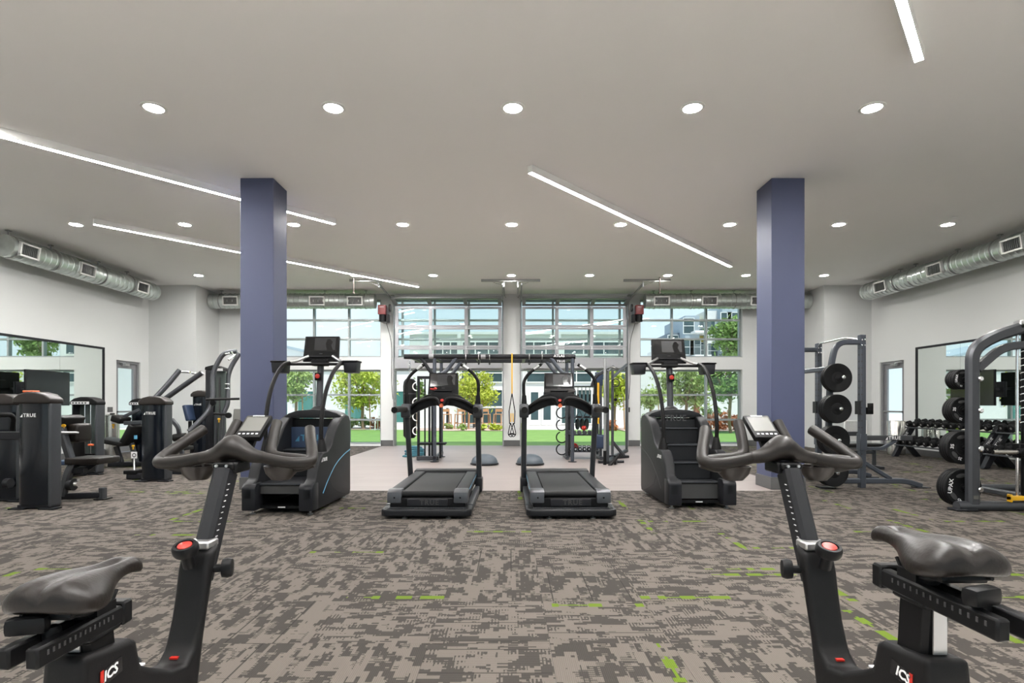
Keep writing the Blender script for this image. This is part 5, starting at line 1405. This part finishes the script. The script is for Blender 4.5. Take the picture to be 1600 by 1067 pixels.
# ================================================================== RACKS AND FREE WEIGHTS (right)
RK = MT['rack']
def plate_mesh(rad, th, hub=.05):
    return MB().lathe([(.027, 0), (hub, 0), (hub, .006), (rad * .42, .008), (rad * .46, .002), (rad * .84, .002), (rad * .88, 0), (rad * .97, 0), (rad, .006), (rad, th - .006), (rad * .97, th), (.027, th)], (0, 0, 0), 40, (0, 1, 0))

# ---- half rack with bumper plates
rk = thing('squat_rack', 'blue-grey half rack with safety arms right of the column', 'squat rack', (5.0, 8.7, 0))
for (y, far) in ((8.12, False), (9.26, True)):
    up = MB().bx(5.03, 5.11, y - .04, y + .04, .0, 2.205).build('upright', RK, rk, world=True, bevel=.006, segs=1)
    m = MB()
    for k in range(19):
        m.lathe([(0, 0), (.012, 0), (.012, .002), (0, .002)], (5.0295, y, .30 + k * .095), 10, (-1, 0, 0))
    for k in range(19):
        m.lathe([(0, 0), (.011, 0), (.011, .002), (0, .002)], (5.045, y - .0405, .30 + k * .095), 10, (0, -1, 0))
    o = m.build('upright_holes', MT['slot_dark'], up, world=True); o['kind'] = 'stuff'
    for z in (2.13, 2.05):
        for dx in (5.05, 5.09): MB().lathe([(0, 0), (.011, 0), (.011, .006), (0, .008)], (dx, y - .041, z), 10, (0, -1, 0)).build('bolt', MT['chrome'], up, world=True)
    MB().rtube(fillet([(5.03, y, 2.10), (4.70, y, 2.10), (4.62, y, 1.75), (4.57, y, .05)], .28, 7), .075, .075, up=(0, 1, 0)).build('rear_post', RK, rk, world=True)
    MB().rtube(fillet([(4.50, y, .10), (5.70, y, .10), (5.92, y, .03)], .12, 5), .07, .075, up=UPV).build('base_bar', RK, rk, world=True)
    MB().bx(5.83, 6.02, y - .07, y + .07, .002, .014).build('foot_plate', GD, rk, world=True, smooth=0)
    MB().bx(4.44, 4.66, y - .07, y + .07, .002, .014).build('foot_plate', GD, rk, world=True, smooth=0)
    MB().rtube([(5.11, y, .36), (5.48, y, .13)], .06, .06).build('brace', RK, rk, world=True)
    arm = MB().bx(5.112, 5.78, y - .035, y + .035, .685, .755).build('safety_arm', GM, rk, world=True, bevel=.006, segs=1)
    MB().rtube(fillet([(5.11, y, .565), (5.36, y, .565), (5.56, y, .68)], .05), .05, .045).build('arm_support', RK, rk, world=True)
    MB().bx(5.02, 5.12, y - .05, y + .05, .54, .78).build('arm_sleeve', RK, rk, world=True, bevel=.006, segs=1)
    if not far: facing(logo_mb(.068), (5.52, y - .0362, .718), (1, 0, 0), UPV).build('lettering', MT['white_print'], arm, world=True)
    jc = MB().bx(5.12, 5.20, y - .05, y + .05, 1.06, 1.16).bx(5.18, 5.21, y - .05, y + .05, 1.06, 1.22).build('bar_hook', MT['black'], rk, world=True, bevel=.006, segs=1)
    MB().bx(5.0, 5.028, y - .05, y + .05, 1.06, 1.25).build('hook_plate', GD, rk, world=True, smooth=0)
for z in (.10, .22): MB().rtube([(4.60, 8.12, z), (4.60, 9.26, z)], .06, .06).build('cross_bar', RK, rk, world=True)
MB().rtube([(4.62, 8.12, 1.72), (4.62, 9.26, 1.72)], .07, .07).build('cross_bar', RK, rk, world=True)
MB().tube(fillet([(5.05, 9.22, 2.14), (4.98, 9.05, 2.18), (4.98, 8.35, 2.19), (5.05, 8.16, 2.14)], .06), .014, 10).build('pullup_bar', MT['chrome'], rk, world=True)
bump = [('top', 590, 4.645, 2), ('second', 638.7, 4.61, 3), ('third', 687.6, 4.585, 3), ('bottom', 737.6, 4.565, 3)]
PR = .205
for (nm, yy, xx, n) in bump:
    z = at(0, yy, 7.95).z
    MB().cyl((xx, 8.09, z), (xx, 7.84, z), .024, n=16).lathe([(.024, 0), (.026, .004), (.02, .008), (0, .008)], (xx, 7.84, z), 16, (0, -1, 0)).build('plate_peg', MT['chrome'], rk, world=True)
    for k in range(n):
        pm = plate_mesh(PR, .046)
        loc = (xx, 8.07 - (k + 1) * .048, z)
        pos = 'front' if k == n - 1 else ('back' if k == 0 else 'middle')
        o = pm.build('bumper_plate', MT['rubber'], loc=None)
        o.location = loc
        tag(o, 'black bumper plate on the %s peg of the half rack, %s one' % (nm, pos), 'weight plate', 'bumper plates on the half rack')
# adjustable bench inside the rack area
bn = thing('weight_bench', 'low black bench behind the half rack', 'bench', (6.3, 10.6, 0))
MB().bx(5.9, 7.0, 10.45, 10.75, .40, .47).build('bench_pad', MT['vinyl'], bn, world=True, bevel=.02, segs=3)
for x in (6.05, 6.85):
    MB().rtube([(x, 10.6, .02), (x, 10.6, .40)], .06, .06).build('bench_leg', GM, bn, world=True)
    MB().bx(x - .04, x + .04, 10.35, 10.85, .005, .06).build('bench_foot', GD, bn, world=True, bevel=.008, segs=1)
MB().rtube([(6.05, 10.6, .30), (6.85, 10.6, .30)], .06, .06).build('bench_beam', GM, bn, world=True)
MB().lathe([(0, 0), (.02, 0), (.02, .03), (0, .03)], (6.1, 10.56, .32), 10, (0, -1, 0)).build('adjust_knob', MT['yellow'], bn, world=True)

# ---- smith machine cut by the right edge
sm = thing('smith_machine', 'grey smith machine with plate pegs at the right edge', 'weight machine', (6.2, 6.9, 0))
sx = 5.22; sy = 6.36
for (x0, s_) in ((sx, 1), (7.25, -1)):
    MB().rtube(fillet([(x0, sy, .06), (x0, sy, 1.82), (x0 + s_ * .22, sy, 1.96), (x0 + s_ * .62, sy, 2.09)], .22, 7), .10, .13, up=(s_, 0, 0), c=.25).build('upright', GM, sm, world=True)
    MB().rtube(fillet([(x0 + s_ * .05, sy, 1.60), (x0 + s_ * .33, sy, 1.85), (x0 + s_ * .70, sy, 1.885)], .15, 5), .075, .09, up=UPV).build('brace', GM, sm, world=True)
MB().tube([(5.04, sy, .055), (7.45, sy, .055)], .055, 14).build('base_tube', GM, sm, world=True)
for x in (5.12, 7.4):
    MB().bx(x - .12, x + .12, sy - .07, sy + .09, .003, .03).build('foot_plate', GD, sm, world=True, bevel=.008, segs=1)
MB().tube([(6.25, 7.75, .055), (7.35, 7.75, .055)], .05, 12).build('rear_tube', GM, sm, world=True)
for x in (6.4, 7.2): MB().rtube([(x, sy, .055), (x, 7.75, .055)], .08, .07).build('side_rail', GM, sm, world=True)
MB().rtube([(5.80, sy, 2.08), (6.68, sy, 2.08)], .10, .09).build('top_beam', GM, sm, world=True)
MB().bx(5.72, 5.86, sy - .05, sy + .05, 2.05, 2.15).build('top_bracket', MT['steel'], sm, world=True, bevel=.01, segs=1)
for x in (5.745, 6.72): MB().cyl((x, sy + .02, .1), (x, sy + .02, 2.05), .016, n=12).build('guide_rod', MT['chrome'], sm, world=True)
for x in (5.83, 6.63):
    MB().cyl((x, sy + .02, .1), (x, sy + .02, 2.0), .035, n=14).build('counter_tube', MT['black'], sm, world=True)
    for k in range(12): MB().torus((x, sy + .02, 1.0 + k * .08), .036, .005, (0, .25, 1), 14, 6).build('spring_ring', MT['white_metal'], sm, world=True)
MB().cyl((5.40, sy - .06, .668), (5.66, sy - .06, .668), .024, n=16).build('bar_sleeve', MT['stainless'], sm, world=True)
MB().cyl((5.66, sy - .06, .668), (6.80, sy - .06, .668), .018, n=14).build('smith_bar', MT['steel'], sm, world=True)
for x in (5.74, 6.72): MB().cyl((x - .06, sy - .06, .668), (x + .06, sy - .06, .668), .04, n=14).bx(x - .03, x + .03, sy - .05, sy + .05, .60, .76).build('bar_carriage', MT['black'], sm, world=True, bevel=.006, segs=1)
MB().bx(5.62, 5.80, sy - .05, sy + .02, .12, .17).bx(5.62, 5.64, sy - .05, sy + .02, .10, .19).build('safety_stop', MT['yellow'], sm, world=True, bevel=.008, segs=1)
MB().bx(5.19, 5.25, sy - .0545, sy - .051, .14, .18).build('serial_plate', MT['lcd'], sm, world=True, smooth=0)
SP = [('top', 593, .115, 4, '10'), ('second', 641, .150, 4, '25'), ('third', 699, .188, 4, '35'), ('bottom', 761, .215, 4, '45')]
for (nm, yy, rad, n, num) in SP:
    z = at(0, yy, 6.5).z
    MB().cyl((5.18, sy + .045, z), (5.18, sy + .30, z), .024, n=14).build('plate_peg', MT['black'], sm, world=True)
    MB().lathe([(0, 0), (.026, 0), (.030, .006), (.030, .02), (.02, .03), (0, .03)], (5.262, sy - .05, z), 14, (0, -1, 0)).build('peg_cap', MT['chrome'], sm, world=True)
    for k in range(n):
        o = plate_mesh(rad, .032, .042).build('weight_plate', MT['rubber'])
        o.location = (5.18, sy + .075 + k * .034, z)
        tag(o, 'black rubber grip plate on the %s peg of the smith machine, %s' % (nm, ('nearest the camera', 'second from the front', 'third from the front', 'farthest back')[k]), 'weight plate', 'grip plates on the smith machine')
        for a in (100, 220, 340):
            c = Vector((math.cos(R(a)) * rad * .66, .0, math.sin(R(a)) * rad * .66))
            MB().lathe([(0, 0), (rad * .16, 0), (rad * .14, .0012), (0, .0012)], (0, 0, 0), 14, (0, -1, 0)).xf(Matrix.Translation(c + Vector((0, .0015, 0))) @ Matrix.Rotation(R(-a), 4, 'Y') @ Matrix.Diagonal((.75, 1, 1.7, 1))).build('grip_slot', MT['slot_dark'], o)
        if k == 0:
            for (a, body, sz) in ((172, 'UPAX' if num in ('45', '10') else num, rad * .30), (252, num, rad * .24)):
                c = (math.cos(R(a)) * rad * .68, -.001, math.sin(R(a)) * rad * .68)
                tr = R(a - 90)
                facing(text_mb(body, sz, .001, bold=sz * .02), c, (math.cos(tr), 0, math.sin(tr)), (math.cos(R(a)), 0, math.sin(R(a)))).build('lettering', MT['white_print'], o)

# ---- dumbbell racks along the right wall
def dumbbell_rack(y0, y1, label):
    t = thing('dumbbell_rack', label, 'dumbbell rack', (9.15, (y0 + y1) / 2, 0), group='dumbbell racks on the right wall')
    for y in (y0 + .06, y1 - .06):
        lg = MB().prism([(8.78, .01), (8.90, .01), (9.05, .30), (9.22, .55), (9.33, .74), (9.33, .80), (9.24, .80), (9.10, .58), (8.94, .33)], 'Y', y - .05, y + .05).build('rack_leg', GD, t, world=True, bevel=.006, segs=1)
        MB().prism([(9.05, .30), (9.12, .36), (9.40, .03), (9.45, .01), (9.30, .01)], 'Y', y - .045, y + .045).build('rear_leg', GD, t, world=True, smooth=0)
        facing(text_mb('TRUE', .07, .001, bold=.0015), (9.05, y - .052, .50), (.45, 0, .6), (-.6, 0, .45)).build('lettering', MT['white_print'], lg, world=True)
    for (z, x) in ((.70, 9.22), (.30, 8.98)):
        for dx in (-.10, .10):
            MB().rtube([(x + dx, y0, z + dx * .25), (x + dx, y1, z + dx * .25)], .045, .03, up=UPV).build('shelf_rail', GM, t, world=True)
    return t
def dumbbell_parts(rad):
    pr = [(.02, -.15), (rad * .85, -.148), (rad, -.138), (rad, -.068), (rad * .85, -.06), (.03, -.058)]
    h1 = MB().lathe(pr, n=14, axis=(1, 0, 0)); h2 = MB().lathe([(a, -b) for (a, b) in pr][::-1], n=14, axis=(1, 0, 0))
    hd = MB().tube(smooth_path([(-.06, 0, 0), (0, 0, 0), (.06, 0, 0)], 2), .017, 10)
    out = []
    for nm, mb, m in (('head', h1, MT['rubber']), ('head', h2, MT['rubber']), ('grip', hd, MT['chrome'])):
        o = mb.build(nm, m); out.append((nm, o.data)); bpy.data.objects.remove(o)
    o = MB().lathe([(0, -.1505), (.022, -.1505), (.022, -.149), (0, -.149)], n=12, axis=(1, 0, 0)).build('weight_badge', MT['steel']); out.append(('weight_badge', o.data)); bpy.data.objects.remove(o)
    return out
DB = [dumbbell_parts(.068), dumbbell_parts(.078), dumbbell_parts(.086)]
ordn = ['first', 'second', 'third', 'fourth', 'fifth', 'sixth', 'seventh', 'eighth', 'ninth', 'tenth', 'eleventh', 'twelfth']
for (y0, y1, nm, cnt) in ((10.62, 13.0, 'far', 11), (8.15, 10.55, 'near', 11)):
    dumbbell_rack(y0, y1, 'two-tier dark dumbbell rack under the right mirror, %s one' % nm)
    for (z, x, tier, off) in ((.70, 9.22, 'upper', 0), (.30, 8.98, 'lower', 1)):
        for k in range(cnt):
            sz = (0 if nm == 'far' and off == 0 else 1) + off * (1 if nm == 'near' else 0)
            rad = (.068, .078, .086)[sz]
            y = y1 - .13 - k * (y1 - y0 - .26) / (cnt - 1)
            o = thing('dumbbell', 'black round dumbbell, %s from the far end on the %s tier of the %s rack' % (ordn[k], tier, nm), 'dumbbell', (x, y, z + .02 + rad), group='dumbbells on the right wall racks')
            o.rotation_euler = (0, R(-14), 0)
            for (pn, d) in DB[sz]:
                c = bpy.data.objects.new(pn, d); COL.objects.link(c); c.parent = o

# ================================================================== FUNCTIONAL AREA BY THE DOORS
rg_ = thing('training_rig', 'wide dark overhead training rig spanning both open doors', 'training rig', (-.4, 12.3, 0))
ZB = 2.20
MB().tube([(-2.21, 11.75, ZB), (1.36, 11.75, ZB)], .052, 16).build('beam', GD, rg_, world=True)
MB().rtube([(-2.18, 12.9, ZB), (1.48, 12.9, ZB)], .08, .09, up=UPV).build('beam', GD, rg_, world=True)
for x in (-2.05, -1.575, -.7, .3, 1.28): MB().rtube([(x, 11.75, ZB - .02), (x, 12.9, ZB - .02)], .06, .06, up=UPV).build('cross_bar', GD, rg_, world=True)
for (x, s_) in ((-1.575, 1), (1.30, -1)):
    for y in (11.75, 12.9):
        MB().tube([(x, y, .0), (x, y, ZB)], .038, 14).build('post', MT['rack'], rg_, world=True)
        MB().tube(fillet([(x, y, 1.80), (x + s_ * .22, y, 1.86), (x + s_ * .46, y, ZB - .02)], .15), .042, 12).build('brace', MT['rack'], rg_, world=True)
        MB().lathe([(.09, .002), (.09, .014), (.045, .016)], (x, y, 0), 16).build('foot_plate', GD, rg_, world=True)
    if s_ > 0: MB().rtube([(x, 11.7, .09), (x, 13.0, .09)], .07, .07).build('base_bar', GD, rg_, world=True)
MB().tube(fillet([(-1.575, 11.75, 1.80), (-1.66, 11.75, 1.88), (-1.86, 11.75, ZB - .02)], .06), .036, 12).build('brace', GD, rg_, world=True)
for px_ in (728, 748, 765, 827, 847):
    x = at(px_, 0, 11.75).x
    MB().torus((x, 11.75, ZB - .115), .05, .010, (1, .3, 0), 16, 6).build('hook', MT['gun_dark'], rg_, world=True)
    MB().torus((x, 11.75, ZB), .058, .010, (1, 0, 0), 18, 6).build('hook_band', MT['steel'], rg_, world=True)
for px_ in (674, 755): 
    x = at(px_, 0, 11.75).x
    MB().cyl((x - .05, 11.75, ZB), (x + .05, 11.75, ZB), .055, n=16).build('sleeve', MT['door_alu'], rg_, world=True)
facing(text_mb('ATLAS', .075, .001, bold=.002, space=1.05), (1.02, 11.695, ZB + .01), (1, 0, 0), UPV).build('lettering', MT['white_print'], rg_, world=True)
facing(text_mb('HD', .07, .001), (1.22, 11.695, ZB + .01), (1, 0, 0), UPV).build('lettering', MT['lcd'], rg_, world=True)
facing(text_mb('TRUE', .07, .001, bold=.002, space=1.2), (1.16, 12.845, ZB - .015), (1, 0, 0), UPV).build('lettering', MT['white_print'], rg_, world=True)
# storage ladder on the left end
P1 = at(654, 0, 11.9).x
bars_ = [(P1, 11.9, 1.80, .055), (at(664, 0, 12.2).x, 12.2, 1.75, .03), (at(671, 0, 12.1).x, 12.1, 1.2, .045), (at(675.5, 0, 12.1).x, 12.1, 1.2, .045), (at(688, 0, 12.4).x, 12.4, 1.2, .05)]
for (x, y, z, w) in bars_: MB().rtube([(x, y, .02), (x, y, z)], w, w).build('ladder_post', GD, rg_, world=True)
MB().rtube([(P1, 11.9, 1.77), (-1.58, 11.9, 1.77)], .05, .06).build('ladder_top', GD, rg_, world=True)
MB().rtube([(P1 - .03, 11.9, .07), (-1.5, 11.85, .07)], .08, .09).build('ladder_base', GM, rg_, world=True)
for k in range(7): MB().cyl((-1.69, 12.1, .35 + k * .12), (-1.62, 12.1, .35 + k * .12), .012, n=8).build('rung', MT['steel'], rg_, world=True)
MB().bx(P1 - .02, at(697, 0, 12.0).x, 11.85, 12.15, .35, .39).build('ladder_shelf', MT['black'], rg_, world=True, bevel=.006, segs=1)
for yy in (604, 628.5, 651, 673):
    MB().torus((P1 - .03, 11.86, at(0, yy, 11.9).z), .085, .012, (0, 1, 0), 16, 8, 90, 270).build('storage_hook', MT['white_metal'], rg_, world=True)
# boxing bag
bg = thing('boxing_bag', 'long black boxing bag hanging from the left end of the rig', 'boxing bag', (-2.19, 12.3, .46))
MB().lathe([(0, .46), (.10, .47), (.14, .52), (.145, .9), (.145, 1.6), (.13, 1.70), (.09, 1.755), (0, 1.77)], (-2.19, 12.3, 0), 24).build('bag', MT['vinyl'], bg, world=True)
MB().lathe([(.1465, 1.42), (.1465, 1.45)], (-2.19, 12.3, 0), 24, caps=False).build('bag_band', MT['grey_print'], bg, world=True)
for k in range(9): MB().torus((-2.19, 12.3, 1.80 + k * .042), .022, .006, (1, 0, 0) if k % 2 else (0, 1, 0), 12, 6).build('chain_link', MT['chrome'], bg, world=True)
# rope pile
rp = MB()
for k in range(5):
    rp.torus((-2.22 + .03 * (k % 2), 13.0 + .02 * k, .03 + k * .045), .24 - .02 * k, .026, (0.05 * (k - 2), .04, 1), 22, 8)
single('battle_rope', rp, MT['teal_rope'], 'coiled teal battle rope on the floor under the boxing bag', 'rope')
# suspension trainer
st = thing('suspension_trainer', 'yellow and black suspension strap hanging in the middle of the rig', 'suspension strap', (.04, 11.75, .5))
x = .04
MB().bx(x - .013, x + .013, 11.68, 11.685, 1.42, 2.26).build('strap', MT['yellow'], st, world=True, smooth=0)
MB().torus((x, 11.75, ZB), .062, .010, (1, 0, 0), 18, 6).build('anchor_band', MT['yellow'], st, world=True)
for s_ in (-1, 1):
    MB().rtube([(x, 11.68, 1.43), (x + s_ * .06, 11.68, 1.06), (x + s_ * .05, 11.68, .80)], .02, .006).build('black_strap', MT['black'], st, world=True)
    MB().rtube([(x + s_ * .02, 11.67, 1.02), (x + s_ * .025, 11.67, .84)], .022, .008).build('yellow_loop', MT['yellow'], st, world=True)
    MB().tube(fillet([(x + s_ * .03, 11.66, .82), (x + s_ * .085, 11.66, .58), (x + s_ * .02, 11.64, .52), (x - s_ * .04, 11.66, .60), (x + s_ * .03, 11.66, .82)], .04), .009, 8).build('foot_cradle', MT['black'], st, world=True)
    MB().cyl((x + s_ * .075, 11.62, .58), (x - s_ * .035, 11.70, .60), .015, n=10).build('handle', MT['black_soft'], st, world=True)
# balance domes
for (px_, lab) in ((757, 'grey-blue half-dome balance trainer behind the left treadmill'), (828, 'grey-blue half-dome balance trainer behind the right treadmill')):
    c = at(px_, 0, 11.25)
    t = thing('balance_dome', lab, 'balance trainer', (c.x, 11.25, 0), group='balance domes')
    MB().lathe([(.26, .0), (.285, .012), (.285, .035), (.265, .042)], (0, 0, 0), 32).build('platform', MT['gun_dark'], t)
    MB().lathe([(.265, .040), (.262, .075), (.235, .13), (.18, .175), (.10, .205), (0, .213)], (0, 0, 0), 32).build('dome', MT['bosu'], t)
# kettlebell rack on the right end of the rig
kr = thing('storage_rack', 'dark storage rack with shelves of kettlebells at the right end of the rig', 'storage rack', (1.6, 12.6, 0))
kx0, kx1, ky0, ky1 = 1.24, 1.98, 12.32, 12.78
for (x, y) in ((kx0, ky0), (kx1, ky0), (kx0 + .1, ky1), (kx1, ky1)):
    MB().rtube([(x, y, .03), (x, y, 1.66)], .06, .06).build('rack_post', GM, kr, world=True)
for x in (kx0, kx1):
    MB().rtube([(x, ky0 - .12, .04), (x, ky1 + .08, .04)], .07, .07).build('rack_foot', GM, kr, world=True)
SH = {'low': at(0, 705, 12.35).z, 'mid': at(0, 679, 12.35).z, 'up': at(0, 652, 12.35).z, 'top': at(0, 603, 12.35).z}
for z in SH.values():
    MB().bx(kx0, kx1, ky0, ky1, z - .02, z).build('shelf', GD, kr, world=True, smooth=0)
def kettlebell(x, y, z, r, label):
    t = thing('kettlebell', label, 'kettlebell', (x, y, z), group='kettlebells on the storage rack')
    MB().lathe([(r * .55, 0), (r * .85, r * .25), (r, r * .85), (r * .8, r * 1.5), (r * .35, r * 1.85), (0, r * 1.9)], n=18).build('bell', MT['black'], t)
    MB().tube(fillet([(-r * .55, 0, r * 1.6), (-r * .75, 0, r * 2.5), (r * .75, 0, r * 2.5), (r * .55, 0, r * 1.6)], r * .5), r * .16, 8).build('handle', MT['gun'], t)
    MB().lathe([(0, 0), (r * .45, 0), (r * .45, .002), (0, .002)], (0, -r * .99, r * .9), 14, (0, -1, .1)).build('weight_mark', MT['steel'], t)
for k, px_ in enumerate((892, 899, 906, 913, 920, 927)):
    kettlebell(at(px_, 0, 12.42).x, 12.42, SH['low'], .046 + .0004 * k, 'black kettlebell on the lowest rack shelf, %s from the left' % ordn[k])
for k in range(6):
    x = kx0 + .06 + k * .115
    t = thing('hand_weight', 'small grey hand weight on the middle rack shelf, %s from the left' % ordn[k], 'dumbbell', (x, 12.45, SH['mid'] + .045), group='hand weights on the storage rack')
    for y in (-.08, .08):
        MB().lathe([(.015, -.03), (.042, -.028), (.045, 0), (.042, .028), (.015, .03)], (0, y, 0), 12, (0, 1, 0)).build('head', MT['gun'], t)
    MB().cyl((0, -.06, 0), (0, .06, 0), .013, n=8).build('grip', MT['steel'], t)
for k in range(3):
    o = MB().lathe([(.02, -.015), (.12, -.015), (.125, 0), (.12, .015), (.02, .015)], (1.50 + k * .10, 12.52, SH['mid'] + .225), 26, (1, -.5, 0)).build('disc_weight', MT['gun_dark'], loc=(1.50 + k * .10, 12.52, SH['mid'] + .1))
    tag(o, 'upright dark disc weight on the middle rack shelf, %s' % ('left', 'middle', 'right')[k], 'disc weight', 'discs on the storage rack')
single('medicine_ball', MB().ball((1.62, 12.36, SH['mid'] + .145), .055, 16, 10), MT['red'], 'small red ball on the middle rack shelf', 'ball')
single('medicine_ball', MB().ball((1.45, 12.62, SH['low'] + .08), .08, 16, 10), MT['red'], 'red ball behind the kettlebells on the lowest shelf', 'ball')
for k in range(4):
    o = thing('resistance_hoop', 'black foam hoop hanging on the left side of the storage rack, %s from the top' % ordn[k], 'hoop', (kx0 - .1, 12.4, at(0, (645, 664, 683, 702)[k], 12.4).z), group='hoops on the storage rack')
    MB().torus((0, 0, 0), .12, .014, (0, 1, .1), 20, 8, 20, 250).build('hoop', MT['rubber'], o)
    MB().cyl((.07, 0, .02), (.12, 0, .02), .012, n=8).build('peg', MT['steel'], o)
for k in range(8):
    x = kx0 + .08 + k * .085
    o = thing('weighted_bar', 'slim hanging bar below the top shelf of the storage rack, %s from the left' % ordn[k], 'bar', (x, 12.36, SH['top'] - .40), group='bars hanging on the storage rack')
    MB().cyl((0, 0, 0), (0, 0, .36), .012, n=8).build('shaft', MT['steel'], o)
    MB().cyl((0, 0, .06), (0, 0, .22), .018, n=8).build('sleeve', MT['rubber'], o)
    MB().torus((0, 0, .375), .016, .004, (0, 1, 0), 12, 6).build('ring', MT['chrome'], o)
for k in range(4):
    o = thing('triangle_handle', 'cable triangle handle on the upper shelf of the storage rack, %s from the left' % ordn[k], 'cable handle', (1.36 + k * .17, 12.45, SH['up']), group='cable handles on the storage rack')
    MB().tube([(-.07, 0, .012), (0, 0, .15), (.07, 0, .012), (-.07, 0, .012)], .011, 8).build('frame', MT['gun_dark'], o)
    MB().cyl((-.05, 0, .012), (.05, 0, .012), .0165, n=10).build('grip', MT['rubber'], o)
# cable station right of the rack
cs = thing('cable_station', 'free-standing cable and landmine station in front of the right door', 'cable machine', (2.1, 12.2, 0))
pipes(cs, 'chrome_post', [[(945, 727, 11.2), (945, 560, 11.2)]], .026, MT['steel'])
MB().cyl(at(945, 726, 11.2), at(945, 704, 11.2), .034, n=14).build('post_sleeve', MT['black'], cs, world=True)
bars(cs, 'frame_post', [[(949.5, 722, 11.4), (949.5, 580, 11.4), (958, 573, 11.8)], [(957, 712, 12.4), (957, 578, 12.4)], [(979, 704, 13.6), (979, 570, 13.6)]], .055, .06, GM, .05)
bars(cs, 'arm', [[(957, 590, 12.4), (979, 570, 13.6)], [(949, 577, 11.4), (930, 588, 11.6), (925, 603, 11.7)], [(957, 690, 12.4), (975, 712, 12.6)]], .06, .06, GM, .2)
bars(cs, 'base_bar', [[(935, 722, 11.5), (974, 722, 11.6)], [(949, 714, 12.3), (981, 714, 12.7)], [(949.5, 724, 11.35), (957, 715, 12.4)], [(957, 715, 12.4), (979, 704, 13.6)]], .08, .08, GD, .05)
pipes(cs, 'landmine_tube', [[(952, 728, 11.1), (968, 710, 11.3)]], .034, MT['black_soft'])
pipes(cs, 'pullup_grip', [[(949, 576, 11.4), (955, 573, 11.2), (963, 575, 11.1)]], .018, MT['steel'])
MB().torus(at(962, 598, 12.3), .085, .012, (.4, 1, 0), 22, 8).build('pulley_wheel', GD, cs, world=True)
MB().tube([at(962, 604, 12.3), at(962, 622, 12.3)], .005, 6).ball(at(962, 624, 12.3), .035, 10, 8).build('cable_end', MT['black'], cs, world=True)
pad(cs, 'side_panel', (936, 592, 11.75), (.16, .05, .28), MT['blue'])
pad(cs, 'weight_cover', (936, 690, 11.9), (.26, .16, .30), MT['blue'])
MB().bx(at(933, 0, 11.6).x, at(936, 0, 11.6).x, 11.58, 11.62, at(0, 662, 11.6).z, at(0, 598, 11.6).z).build('yellow_strap', MT['yellow'], cs, world=True, smooth=0)
MB().lathe([(.02, -.02), (.085, -.02), (.085, .02), (.02, .02)], at(962, 722, 11.3), 16, (1, -.4, 0)).build('swivel', GD, cs, world=True)
